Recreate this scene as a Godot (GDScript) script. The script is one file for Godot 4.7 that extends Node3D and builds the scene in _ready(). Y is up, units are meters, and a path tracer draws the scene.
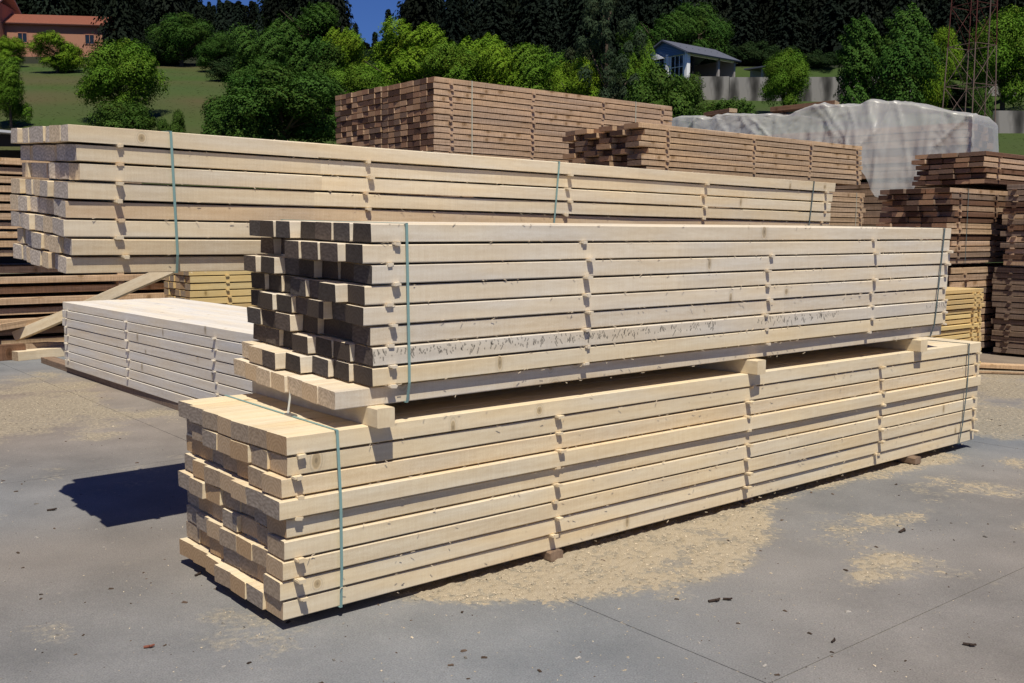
extends Node3D
# A sawmill yard: strapped bundles of sawn timber on a concrete yard, older brown piles, trees and a wooded hillside behind.
# Axes of the yard: D runs along the long sides of the bundles (to the right and away), N points out of their long faces (to the right and nearer).

var rng := RandomNumberGenerator.new()
var taken := {}
var tex := {}
var mats := {}
var cache := {}
const YAW := 0.883

# ---------------------------------------------------------------- naming
func numbered(called: String) -> String:
	if not taken.has(called):
		taken[called] = 0
		return called
	taken[called] += 1
	return "%s_%03d" % [called, taken[called]]

func tag(o: Node, label: String, category: String, group := "") -> void:
	o.set_meta("label", label)
	o.set_meta("category", category)
	if group:
		o.set_meta("group", group)

func thing(called: String, label: String, category: String, at := Vector3.ZERO, turn := 0.0, group := "") -> Node3D:
	var o := Node3D.new()
	o.name = numbered(called)
	add_child(o)
	o.position = at
	o.rotation.y = turn
	tag(o, label, category, group)
	return o

func part(called: String, mesh: Mesh, m, parent: Node, xf := Transform3D()) -> MeshInstance3D:
	var o := MeshInstance3D.new()
	o.name = called if parent != self else numbered(called)
	o.mesh = mesh
	if m is Array:
		for i in m.size():
			o.set_surface_override_material(i, m[i])
	elif m:
		for i in mesh.get_surface_count():
			o.set_surface_override_material(i, m)
	o.transform = xf
	parent.add_child(o, true)
	return o

func struct(called: String, mesh: Mesh, m, parent: Node = self) -> MeshInstance3D:
	var o := part(called, mesh, m, parent)
	if parent == self:
		o.set_meta("kind", "structure")
	return o

# ---------------------------------------------------------------- shapes
func st_new() -> SurfaceTool:
	var s := SurfaceTool.new()
	s.begin(Mesh.PRIMITIVE_TRIANGLES)
	return s

func quad(s: SurfaceTool, a: Vector3, b: Vector3, c: Vector3, d: Vector3, ua := Vector2.ZERO, ub := Vector2(1, 0), uc := Vector2(1, 1), ud := Vector2(0, 1)) -> void:
	# a b c d run counter-clockwise seen from outside
	var n := (b - a).cross(c - a)
	if n.length_squared() < 1e-14:
		n = (c - a).cross(d - a)
	n = n.normalized()
	for t in [[a, ua], [c, uc], [b, ub], [a, ua], [d, ud], [c, uc]]:
		s.set_normal(n)
		s.set_uv(t[1])
		s.add_vertex(t[0])

func tri(s: SurfaceTool, a: Vector3, b: Vector3, c: Vector3) -> void:
	var n := (b - a).cross(c - a).normalized()
	for t in [a, c, b]:
		s.set_normal(n)
		s.set_uv(Vector2(t.x + t.z, t.y))
		s.add_vertex(t)

func bx(s: SurfaceTool, c: Vector3, size: Vector3, b := Basis(), ch := 0.0) -> void:
	# a box, its long edges bevelled by ch
	var h := size / 2.0
	var o := ch
	if ch <= 0.0:
		var p := func(x, y, z): return c + b * Vector3(x * h.x, y * h.y, z * h.z)
		quad(s, p.call(-1, -1, 1), p.call(1, -1, 1), p.call(1, 1, 1), p.call(-1, 1, 1))
		quad(s, p.call(1, -1, -1), p.call(-1, -1, -1), p.call(-1, 1, -1), p.call(1, 1, -1))
		quad(s, p.call(1, -1, 1), p.call(1, -1, -1), p.call(1, 1, -1), p.call(1, 1, 1))
		quad(s, p.call(-1, -1, -1), p.call(-1, -1, 1), p.call(-1, 1, 1), p.call(-1, 1, -1))
		quad(s, p.call(-1, 1, 1), p.call(1, 1, 1), p.call(1, 1, -1), p.call(-1, 1, -1))
		quad(s, p.call(-1, -1, -1), p.call(1, -1, -1), p.call(1, -1, 1), p.call(-1, -1, 1))
		return
	# bevelled along the longest axis
	var ax := 0
	if size.y > size.x and size.y >= size.z:
		ax = 1
	elif size.z > size.x and size.z > size.y:
		ax = 2
	var i1 := (ax + 1) % 3
	var i2 := (ax + 2) % 3
	var ring := []
	for q in [[1, -1, 0], [1, 1, 0], [1, 1, 1], [-1, 1, 1], [-1, 1, 0], [-1, -1, 0], [-1, -1, 1], [1, -1, 1]]:
		ring.append(q)
	var pts := [Vector2(h[i1], -h[i2] + o), Vector2(h[i1], h[i2] - o), Vector2(h[i1] - o, h[i2]), Vector2(-h[i1] + o, h[i2]), Vector2(-h[i1], h[i2] - o), Vector2(-h[i1], -h[i2] + o), Vector2(-h[i1] + o, -h[i2]), Vector2(h[i1] - o, -h[i2])]
	var at := func(k, e):
		var v := Vector3.ZERO
		v[ax] = e * h[ax]
		v[i1] = pts[k % 8].x
		v[i2] = pts[k % 8].y
		return c + b * v
	for k in 8:
		quad(s, at.call(k, -1), at.call(k + 1, -1), at.call(k + 1, 1), at.call(k, 1), Vector2(k / 8.0, 0), Vector2((k + 1) / 8.0, 0), Vector2((k + 1) / 8.0, 1), Vector2(k / 8.0, 1))
	for k in range(1, 7):
		tri(s, at.call(0, 1), at.call(k, 1), at.call(k + 1, 1))
		tri(s, at.call(0, -1), at.call(k + 1, -1), at.call(k, -1))

func tube(s: SurfaceTool, a: Vector3, b: Vector3, ra: float, rb: float, n := 6) -> void:
	var w := (b - a).normalized()
	var u := w.cross(Vector3.UP if absf(w.y) < 0.9 else Vector3.RIGHT).normalized()
	var v := w.cross(u)
	for k in n:
		var p := TAU * k / n
		var q := TAU * (k + 1) / n
		var d0 := u * cos(p) + v * sin(p)
		var d1 := u * cos(q) + v * sin(q)
		for t in [[a, ra, d0, 0, k], [b, rb, d1, 1, k + 1], [a, ra, d1, 0, k + 1], [a, ra, d0, 0, k], [b, rb, d0, 1, k], [b, rb, d1, 1, k + 1]]:
			s.set_normal(t[2])
			s.set_uv(Vector2(float(t[4]) / n, t[3]))
			s.add_vertex(t[0] + t[2] * t[1])

func box_mesh(size: Vector3, ch := 0.0) -> ArrayMesh:
	var key := "box%s%s" % [size, ch]
	if not cache.has(key):
		var s := st_new()
		bx(s, Vector3.ZERO, size, Basis(), ch)
		cache[key] = s.commit()
	return cache[key]

# One sawn beam along +x from 0 to l, its sawn sides in surface 0 and its two ends in surface 1.
func beam_mesh(l: float, w: float, h: float, k: int, segs := 3, rough := 0.0015, bow := 0.004) -> ArrayMesh:
	var key := "beam%.3f_%.3f_%.3f_%d_%d" % [l, w, h, k, segs]
	if cache.has(key):
		return cache[key]
	var r := RandomNumberGenerator.new()
	r.seed = hash(key)
	var s := st_new()
	var e := st_new()
	var c := 0.0035
	var hw := w / 2.0
	var hh := h / 2.0
	var bz := r.randf_range(-bow, bow)
	var by := r.randf_range(-0.3, 0.3) * bow
	var rings := []
	for i in segs + 1:
		var f := float(i) / segs
		var x := f * l
		var oz := bz * 4.0 * f * (1.0 - f) + r.randf_range(-rough, rough)
		var oy := by * 4.0 * f * (1.0 - f)
		var ring := []
		var base := [Vector2(hw, -hh + c), Vector2(hw, hh - c), Vector2(hw - c, hh), Vector2(-hw + c, hh), Vector2(-hw, hh - c), Vector2(-hw, -hh + c), Vector2(-hw + c, -hh), Vector2(hw - c, -hh)]
		var skew := r.randf_range(-0.006, 0.006)
		for q in base:
			var dx := 0.0
			if i == 0 or i == segs:
				dx = skew * q.x / hw + r.randf_range(-0.002, 0.002)
			ring.append(Vector3(x + dx, q.y + oy + r.randf_range(-rough, rough) * 0.6, q.x + oz + r.randf_range(-rough, rough)))
		rings.append(ring)
	var vs := [0.0, 0.13, 0.14, 0.5, 0.51, 0.64, 0.65, 0.99, 1.0]
	var du := r.randf()
	for i in segs:
		for j in 8:
			var j1 := (j + 1) % 8
			var u0 := float(i) / segs * l / 6.0 + du
			var u1 := float(i + 1) / segs * l / 6.0 + du
			# seen from outside: x to the right for the +z face
			quad(s, rings[i][j], rings[i + 1][j], rings[i + 1][j1], rings[i][j1], Vector2(u0, vs[j]), Vector2(u1, vs[j]), Vector2(u1, vs[j + 1]), Vector2(u0, vs[j + 1]))
	for side in 2:
		var ring: Array = rings[0] if side == 0 else rings[segs]
		var uvof := func(p: Vector3) -> Vector2: return Vector2(p.z / w + 0.5, p.y / h + 0.5)
		for j in range(1, 7):
			var a: Vector3 = ring[0]
			var b: Vector3 = ring[j]
			var d: Vector3 = ring[j + 1]
			var list := [a, b, d] if side == 1 else [a, d, b]
			for p in list:
				e.set_normal(Vector3(1 if side == 1 else -1, 0, 0))
				e.set_uv(uvof.call(p))
				e.add_vertex(p)
	var m := s.commit()
	m = e.commit(m)
	cache[key] = m
	return m

# ---------------------------------------------------------------- textures
func noise_bytes(sd: int, w: int, h: int, f: float, sx := 1, sy := 1, oct := 3) -> PackedByteArray:
	var n := FastNoiseLite.new()
	n.seed = sd
	n.frequency = f
	n.noise_type = FastNoiseLite.TYPE_SIMPLEX_SMOOTH
	n.fractal_octaves = oct
	var im := n.get_seamless_image(maxi(8, w / sx), maxi(8, h / sy))
	im.convert(Image.FORMAT_L8)
	if sx > 1 or sy > 1:
		im.resize(w, h, Image.INTERPOLATE_CUBIC)
	return im.get_data()

func to_tex(w: int, h: int, data: PackedByteArray) -> ImageTexture:
	return ImageTexture.create_from_image(Image.create_from_data(w, h, false, Image.FORMAT_RGB8, data))

# Sawn wood, grain along u: streaks, faint saw kerfs across, knots, a few pinkish or grey stretches, torn fibres on request.
func wood_tex(sd: int, w: int, h: int, lo: Color, hi: Color, kerf: float, knots: int, torn := 0) -> ImageTexture:
	var a := noise_bytes(sd, w, h, 0.09, 32, 1)
	var b := noise_bytes(sd + 1, w, h, 0.22, 8, 1, 2)
	var k := noise_bytes(sd + 2, w, h, 0.2, 1, 16, 2)
	var g := noise_bytes(sd + 3, w, h, 0.012, 4, 1, 2)
	var p := noise_bytes(sd + 4, w, h, 0.5, 1, 1, 1)
	var out := PackedByteArray()
	out.resize(w * h * 3)
	var dr := hi.r - lo.r
	var dg := hi.g - lo.g
	var db := hi.b - lo.b
	for i in w * h:
		var v := a[i] * 0.0019 + b[i] * 0.0011 + (k[i] - 128) * kerf * 0.004 + p[i] * 0.0013 - 0.10
		v = clampf(v, 0.0, 1.0)
		var t := (g[i] - 128) / 128.0
		var j := i * 3
		out[j] = int(clampf((lo.r + dr * v) * (1.0 + 0.022 * t), 0, 1) * 255)
		out[j + 1] = int(clampf((lo.g + dg * v) * (1.0 + 0.004 * t), 0, 1) * 255)
		out[j + 2] = int(clampf((lo.b + db * v) * (1.0 - 0.032 * t), 0, 1) * 255)
	var r := RandomNumberGenerator.new()
	r.seed = sd * 77
	for q in knots:
		var kx := r.randi_range(30, w - 30)
		var ky := r.randi_range(4, h - 5)
		var rx := r.randf_range(3, 9)
		var ry := r.randf_range(3, 8)
		for y in range(maxi(0, ky - 16), mini(h, ky + 16)):
			for x in range(kx - 28, kx + 28):
				var d := Vector2((x - kx) / rx, (y - ky) / ry).length()
				if d < 2.6:
					var m := 1.0 - 0.24 * clampf(1.25 - d, 0, 1) - 0.10 * (0.5 + 0.5 * sin(d * 9.0)) * clampf(2.6 - d, 0, 1)
					var j := (y * w + posmod(x, w)) * 3
					out[j] = int(out[j] * m)
					out[j + 1] = int(out[j + 1] * m * (0.97 if d < 1.2 else 1.0))
					out[j + 2] = int(out[j + 2] * m * (0.92 if d < 1.2 else 1.0))
	for q in torn:
		# dark shreds of bark and torn fibre left near one edge of the outer face
		var x0 := r.randi_range(0, w - 1)
		if sin(x0 * 0.011) + sin(x0 * 0.0037 + 1.0) < -0.3:
			continue
		var y0 := int(h * r.randf_range(0.055, 0.125))
		var n := r.randi_range(1, 3) if r.randf() < 0.7 else r.randi_range(3, 8)
		var slant := r.randf_range(-1.2, 1.2)
		for s in n:
			var x := posmod(x0 + int(slant * s), w)
			var y := y0 - s
			if y < 0:
				continue
			for e in 2:
				var j := (y * w + (x + e) % w) * 3
				for c in 3:
					out[j + c] = int(out[j + c] * 0.66)
	return to_tex(w, h, out)

# Sawn end grain: rings round a pith, checks, and rough saw lines.
func end_tex(sd: int, lo: Color, hi: Color, patch: float) -> ImageTexture:
	var w := 128
	var a := noise_bytes(sd, w, w, 0.03)
	var b := noise_bytes(sd + 9, w, w, 0.25)
	var r := RandomNumberGenerator.new()
	r.seed = sd
	var pith := Vector2(r.randf_range(0.1, 0.9), r.randf_range(-0.4, 0.2))
	var out := PackedByteArray()
	out.resize(w * w * 3)
	for y in w:
		for x in w:
			var i := y * w + x
			var q := Vector2(float(x) / w, float(y) / w * 0.5) - pith
			var ring := 0.5 + 0.5 * sin(q.length() * 60.0 + a[i] * 0.008)
			var saw := sin(x * 0.9 + a[i] * 0.02) * 0.06
			var v := clampf(0.62 + 0.20 * (ring - 0.5) + saw + (b[i] - 128) * 0.0006 + (a[i] - 128) * patch * 0.0008, 0, 1)
			if absf(fposmod(q.angle() * 1.7 + a[i] * 0.002, 1.0) - 0.5) < 0.008 and q.length() > 0.35:
				v *= 0.6
			for c in 3:
				out[i * 3 + c] = int(clampf(lo[c] + (hi[c] - lo[c]) * v, 0, 1) * 255)
	return to_tex(w, w, out)

func std(name_: String, c: Color, rough := 0.9, t: Texture2D = null) -> StandardMaterial3D:
	var m := StandardMaterial3D.new()
	m.resource_name = name_
	m.albedo_color = c.linear_to_srgb()
	m.roughness = rough
	m.metallic_specular = 0.3
	if t:
		m.albedo_texture = t
	return m

func wood(name_: String, c: Color, t: Texture2D, off: Vector2, relief := 0.12) -> StandardMaterial3D:
	var m := std(name_, c, 0.85, t)
	m.uv1_offset = Vector3(off.x, off.y, 0)
	if relief > 0.0:
		m.heightmap_enabled = true
		m.heightmap_texture = t
		m.heightmap_scale = relief
	return m

func make_materials() -> void:
	var lo := Color(0.86, 0.815, 0.745)
	var hi := Color(0.99, 0.98, 0.95)
	tex.w0 = wood_tex(11, 2048, 128, lo, hi, 0.14, 5)
	tex.w1 = wood_tex(23, 2048, 128, lo, hi, 0.22, 3)
	tex.w2 = wood_tex(37, 2048, 128, Color(0.83, 0.775, 0.695), hi, 0.18, 7)
	tex.torn = wood_tex(51, 2048, 128, Color(0.85, 0.825, 0.79), hi, 0.2, 2, 700)
	tex.old = wood_tex(67, 1024, 128, Color(0.60, 0.56, 0.52), Color(1.0, 0.97, 0.94), 0.3, 10)
	tex.e0 = end_tex(3, Color(0.66, 0.58, 0.48), Color(1, 0.97, 0.92), 1.0)
	tex.e1 = end_tex(8, Color(0.62, 0.57, 0.51), Color(1, 0.96, 0.9), 2.0)
	tex.e2 = end_tex(15, Color(0.58, 0.55, 0.52), Color(1, 0.98, 0.96), 2.4)
	var ws := [tex.w0, tex.w1, tex.w2]
	mats.fresh = []
	mats.dusty = []
	mats.cream = []
	mats.white = []
	for i in 6:
		var o := Vector2(i * 0.37, (i % 2) * 0.51)
		var v := 0.97 + 0.06 * fposmod(i * 0.618, 1.0)
		mats.fresh.append(wood("fresh_wood", Color(0.85, 0.765, 0.60) * v, ws[i % 3], o))
		mats.dusty.append(wood("dusty_wood", Color(0.85, 0.80, 0.71) * v, ws[i % 3], o))
		mats.cream.append(wood("cream_wood", Color(0.85, 0.775, 0.635) * v, ws[(i + 1) % 3], o))
		mats.white.append(wood("white_wood", Color(0.87, 0.86, 0.84) * v, ws[(i + 2) % 3], o))
	mats.fresh.append(wood("pinkish_wood", Color(0.85, 0.75, 0.58), tex.w2, Vector2(0.2, 0)))
	mats.cream.append(wood("pinkish_wood", Color(0.82, 0.68, 0.51), tex.w2, Vector2(0.7, 0)))
	mats.torn = wood("torn_wood", Color(0.79, 0.735, 0.64), tex.torn, Vector2(0.1, 0))
	mats.brown = []
	mats.dark = []
	mats.tan = []
	mats.grey = []
	for i in 5:
		var o := Vector2(i * 0.43, (i % 2) * 0.5)
		var v := 0.85 + 0.3 * fposmod(i * 0.618, 1.0)
		mats.brown.append(wood("brown_wood", Color(0.78, 0.60, 0.44) * v, tex.old, o))
		mats.tan.append(wood("tan_wood", Color(0.81, 0.63, 0.44) * v, tex.old, o))
		mats.dark.append(wood("dark_wood", Color(0.26, 0.16, 0.11) * v, tex.old, o))
		mats.grey.append(wood("weathered_wood", Color(0.38, 0.30, 0.24) * v, tex.old, o))
	mats.mixed = [mats.brown[0], mats.grey[1], mats.tan[2], mats.dark[3], mats.brown[3], mats.dark[0], mats.grey[4], mats.brown[1]]
	mats.yellow = [wood("yellow_wood", Color(0.80, 0.65, 0.34), tex.w0, Vector2(0.3, 0)), wood("yellow_wood", Color(0.74, 0.58, 0.31), tex.w2, Vector2(0.6, 0))]
	mats.end_fresh = [std("end_grain", Color(0.66, 0.54, 0.40), 0.95, tex.e0), std("end_grain", Color(0.54, 0.45, 0.35), 0.95, tex.e1), std("end_grain", Color(0.46, 0.40, 0.33), 0.95, tex.e2), std("end_grain", Color(0.62, 0.47, 0.31), 0.95, tex.e0), std("end_grain", Color(0.52, 0.45, 0.37), 0.95, tex.e1)]
	mats.end_pale = [std("pale_end", Color(0.76, 0.68, 0.56), 0.95, tex.e1), std("pale_end", Color(0.72, 0.62, 0.48), 0.95, tex.e0)]
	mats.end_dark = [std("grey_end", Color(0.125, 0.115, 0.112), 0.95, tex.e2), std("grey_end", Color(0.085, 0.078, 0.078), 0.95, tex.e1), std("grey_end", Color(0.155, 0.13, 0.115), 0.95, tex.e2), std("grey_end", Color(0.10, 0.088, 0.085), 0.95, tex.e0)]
	mats.end_grey = [std("rough_end", Color(0.84, 0.76, 0.64), 0.95, tex.e2), std("rough_end", Color(0.86, 0.76, 0.60), 0.95, tex.e1), std("rough_end", Color(0.66, 0.61, 0.54), 0.95, tex.e2)]
	mats.end_brown = [std("brown_end", Color(0.52, 0.37, 0.27), 0.95, tex.e0), std("brown_end", Color(0.09, 0.055, 0.045), 0.95, tex.e1), std("brown_end", Color(0.38, 0.24, 0.17), 0.95, tex.e1), std("brown_end", Color(0.16, 0.095, 0.07), 0.95, tex.e2), std("brown_end", Color(0.44, 0.30, 0.21), 0.95, tex.e0), std("brown_end", Color(0.24, 0.165, 0.125), 0.95, tex.e2)]
	mats.strap = std("strap", Color(0.22, 0.36, 0.34), 0.4)
	mats.strap.metallic_specular = 0.5
	mats.strap_dark = std("strap_dark", Color(0.10, 0.14, 0.14), 0.4)
	mats.strap_pale = std("strap_pale", Color(0.5, 0.5, 0.4), 0.5)
	mats.splinter = std("splinter", Color(0.72, 0.60, 0.43), 0.9)
	mats.steel = std("buckle_steel", Color(0.3, 0.3, 0.3), 0.4)
	mats.steel.metallic = 0.8
	mats.plastic_tail = std("strap_tail", Color(0.5, 0.5, 0.46), 0.5)

# ---------------------------------------------------------------- bundles of timber
# at: the near lower corner of the bundle; local +x runs along the beams, +z points out of the face that looks at the yard's front.
# opt: l, w (beam width), h (beam height), pitch (layer), nw, nl, mat, ends, tilt_d, tilt_s, slots (x of the stickers), straps ([x, drift, material]),
# layer_z / layer_x: shifts per layer counted from the top, ends_x: Callable(layer from top, beam from front) -> how far the end sticks out
func bundle(label: String, at: Vector3, yaw: float, opt: Dictionary) -> Node3D:
	var d := Vector3(sin(yaw), opt.get("tilt_d", 0.0), -cos(yaw)).normalized()
	var z := Vector3(cos(yaw), -opt.get("tilt_s", 0.0), sin(yaw)).normalized()
	var y := z.cross(d).normalized()
	z = d.cross(y)
	var o := thing("timber_bundle", label, opt.get("category", "timber bundle"), Vector3.ZERO, 0, opt.get("group", "strapped bundles of sawn timber"))
	o.transform = Transform3D(Basis(d, y, z), at)
	var r := RandomNumberGenerator.new()
	r.seed = hash(label)
	var nl: int = opt.nl
	var nw: int = opt.nw
	var segs: int = opt.get("segs", 1)
	var jx: float = opt.get("jx", 0.012)
	var jz: float = opt.get("jz", 0.003)
	var gap: float = opt.pitch - opt.h
	for k in nl:
		var top := nl - 1 - k
		var lz: float = opt.layer_z[top] if opt.has("layer_z") else r.randf_range(-1, 1) * opt.get("jl", 0.004)
		for i in nw:
			var e: float = r.randf_range(-jx, jx)
			if opt.has("ends_x"):
				e += opt.ends_x.call(top, i)
			var l: float = opt.l + r.randf_range(-jx, jx) * 0.8
			var q := r.randi_range(0, 3)
			var wv: float = opt.w * (1.0 - opt.get("slack", 0.012) * (0.4 + 0.6 * r.randf()))
			wv = snappedf(wv, opt.w * 0.005)
			var mesh := beam_mesh(opt.l, wv, opt.h, q, segs, opt.get("rough", 0.0015))
			var side: Array = opt.mat
			var ms = side[r.randi_range(0, side.size() - 1)]
			if opt.has("beam_mat"):
				var got = opt.beam_mat.call(top, i)
				if got:
					ms = got
			var es: Array = opt.ends
			var me = es[r.randi_range(0, es.size() - 1)]
			if opt.has("end_mat"):
				var got = opt.end_mat.call(top, i)
				if got:
					me = got
			part("beam", mesh, [ms, me], o, Transform3D(Basis().scaled(Vector3((l + e) / opt.l, 1, 1)), Vector3(-e, k * opt.pitch + opt.h / 2.0, -(i + 0.5) * opt.w + lz + r.randf_range(-jz, jz) - 0.003)))
	var ww: float = nw * opt.w
	if opt.has("slots"):
		for k in nl - 1:
			for s in opt.slots:
				if r.randf() < opt.get("slot_miss", 0.0):
					continue
				var st := st_new()
				var sw: float = opt.get("slot_w", 0.034) * r.randf_range(0.85, 1.15)
				var out := r.randf_range(0.004, 0.03)
				var out2 := r.randf_range(0.0, 0.02)
				bx(st, Vector3(0, 0, (out - out2 - ww) / 2.0), Vector3(sw, gap * 0.98, ww + out + out2))
				# the splintered tip outside the face
				bx(st, Vector3(r.randf_range(-0.004, 0.004), r.randf_range(-0.003, 0.003), 0.004 + out * 0.5), Vector3(sw * r.randf_range(0.6, 0.95), gap * r.randf_range(1.3, 1.9), out), Basis(Vector3.BACK, r.randf_range(-0.15, 0.15)))
				part("sticker", st.commit(), opt.mat[r.randi_range(0, opt.mat.size() - 1)], o, Transform3D(Basis(), Vector3(s + r.randf_range(-0.025, 0.025), (k + 1) * opt.pitch - gap / 2.0, 0)))
	if opt.has("splinters"):
		# torn fibres that stand off the sawn edges of the long face
		var sv := st_new()
		for q in opt.splinters:
			var k := r.randi_range(0, nl - 1)
			var x := r.randf_range(0.05, opt.l - 0.05)
			var yy: float = k * opt.pitch + (opt.h if r.randf() < 0.45 else 0.0)
			var ln := r.randf_range(0.006, 0.022)
			bx(sv, Vector3(x, yy + r.randf_range(-0.003, 0.003), r.randf_range(-0.001, 0.002)), Vector3(ln, r.randf_range(0.0012, 0.003), 0.0015), Basis(Vector3(0, 0, 1), r.randf_range(-0.7, 0.7)) * Basis(Vector3.UP, r.randf_range(-0.6, 0.6)))
		var fibres := part("splinters", sv.commit(), mats.splinter, o)
		fibres.set_meta("kind", "stuff")
	if opt.has("straps"):
		for s in opt.straps:
			var outer := [Vector2(-0.0015, -0.02), Vector2((nl - 1) * opt.pitch + opt.h + 0.003, 0.0)]
			if opt.has("layer_z"):
				outer = []
				for k in nl:
					var zz: float = opt.layer_z[nl - 1 - k] + 0.006
					outer.append(Vector2(k * opt.pitch - (0.0015 if k == 0 else 0.0), zz))
					outer.append(Vector2(k * opt.pitch + opt.h + (0.003 if k == nl - 1 else 0.0), zz))
			else:
				outer[0].y = 0.010
				outer[1].y = 0.010
			strap(o, s[0], s[1], s[2], ww, outer, opt.get("strap_w", 0.0125))
	return o

func strap(o: Node3D, x: float, drift: float, m: Material, w: float, outer: Array, sw: float) -> MeshInstance3D:
	# drawn tight: it runs straight over the layers that stand back
	var hull := []
	for q in outer:
		while hull.size() > 1 and (hull[-1] - hull[-2]).cross(q - hull[-2]) >= 0.0:
			hull.pop_back()
		hull.append(q)
	var st := st_new()
	var t := 0.0025
	var h: float = outer[-1].x
	var p := []
	for q in hull:
		p.append(Vector3(x + drift * (1.0 - q.x / h), q.x, q.y))
	p.append(Vector3(x, h, -w - 0.012))
	p.append(Vector3(x + drift, -0.0015, -w - 0.012))
	for k in p.size():
		var a: Vector3 = p[k]
		var b: Vector3 = p[(k + 1) % p.size()]
		var dirv := (b - a).normalized()
		var side := Vector3.RIGHT
		side = (side - dirv * side.dot(dirv)).normalized()
		var nrm := dirv.cross(side)
		bx(st, (a + b) / 2.0, Vector3(sw, t, a.distance_to(b) + t), Basis(side, nrm, side.cross(nrm)))
	return part("strap", st.commit(), m, o)

func _ready() -> void:
	rng.seed = 7
	# camera
	var cam := Camera3D.new()
	cam.name = "camera"
	cam.fov = 37.63
	cam.near = 0.05
	cam.far = 1500.0
	add_child(cam)
	cam.transform = Transform3D(Basis(Vector3.RIGHT, -0.1055) * Basis(Vector3.BACK, 0.0048), Vector3(0, 1.65, 0))
	cam.current = true
	# sky, exposure
	var env := Environment.new()
	env.background_mode = Environment.BG_SKY
	var sky := Sky.new()
	var sm := ProceduralSkyMaterial.new()
	sm.sky_top_color = Color(0.09, 0.20, 0.46)
	sm.sky_horizon_color = Color(0.38, 0.55, 0.80)
	sm.sky_curve = 0.13
	sm.ground_bottom_color = Color(0.25, 0.23, 0.2)
	sm.ground_horizon_color = Color(0.38, 0.42, 0.45)
	sm.sky_energy_multiplier = 1.0
	sky.sky_material = sm
	env.sky = sky
	env.tonemap_mode = Environment.TONE_MAPPER_LINEAR
	env.tonemap_exposure = 1.22
	env.sdfgi_enabled = true
	env.ssao_enabled = true
	env.ssil_enabled = true
	var we := WorldEnvironment.new()
	we.name = "world_environment"
	we.environment = env
	add_child(we)
	# sun, high behind the camera
	var sun := DirectionalLight3D.new()
	sun.name = "sun"
	sun.light_energy = 1.3
	sun.light_color = Color(1.0, 0.97, 0.91)
	sun.light_angular_distance = 0.5
	sun.shadow_enabled = true
	add_child(sun)
	var to_sun := Vector3(0.12, 1.0, 0.53).normalized()
	sun.transform = Transform3D(Basis.looking_at(-to_sun, Vector3.FORWARD), Vector3(0, 20, 0))
	make_materials()
	ground()
	buildings()
	plants()
	mast()
	front_stacks()
	back_stacks()
	covered_pile()
	litter()

func yard_at(n: float, d: float, y := 0.0) -> Vector3:
	return Vector3(0.634 * n + 0.773 * d, y, 0.773 * n - 0.634 * d)

# ---------------------------------------------------------------- terrain
func terrain(x: float, z: float) -> float:
	var dist := -z
	var p := [[30.0, 0.0], [45.0, 2.0], [60.0, 6.5], [80.0, 13.0], [90.0, 15.7], [110.0, 20.5], [150.0, 27.0], [220.0, 42.0], [320.0, 56.0]]
	if dist <= 30.0:
		return 0.0
	var h: float = p[8][1]
	for i in 8:
		if dist <= p[i + 1][0]:
			h = lerpf(p[i][1], p[i + 1][1], (dist - p[i][0]) / (p[i + 1][0] - p[i][0]))
			break
	if x > 8.0 and x < 40.0 and dist > 64.0 and dist < 86.6:
		h = minf(h, lerpf(8.2, 12.9, (dist - 64.0) / 22.6))
	var w := exp(-pow((x + 0.14 * dist) / (0.055 * dist), 2.0)) * smoothstep(90.0, 150.0, dist)
	h *= 1.0 - 0.28 * w
	# the level terrace of the white house and the ground in front of its wall
	if x > 12.0 and x < 34.0 and dist > 84.0 and dist < 99.0:
		var k := smoothstep(12.0, 15.0, x) * (1.0 - smoothstep(31.0, 34.0, x)) * (1.0 - smoothstep(96.0, 99.0, dist))
		h = lerpf(h, 14.9 if dist > 87.6 else 13.0, k)
	return h

# ---------------------------------------------------------------- plants
func leaf(s: SurfaceTool, c: Vector3, n: Vector3, size: float, col: Color, r: RandomNumberGenerator) -> void:
	var u := n.cross(Vector3(r.randf_range(-1, 1), r.randf_range(-1, 1), r.randf_range(-1, 1))).normalized()
	var v := n.cross(u)
	var a := c - u * size
	var b := c + v * size * 0.55
	var d := c + u * size
	var e := c - v * size * 0.55 + n * size * 0.3
	for t in [a, b, d, a, d, e]:
		s.set_color(col)
		s.set_normal(n)
		s.add_vertex(t)

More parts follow.
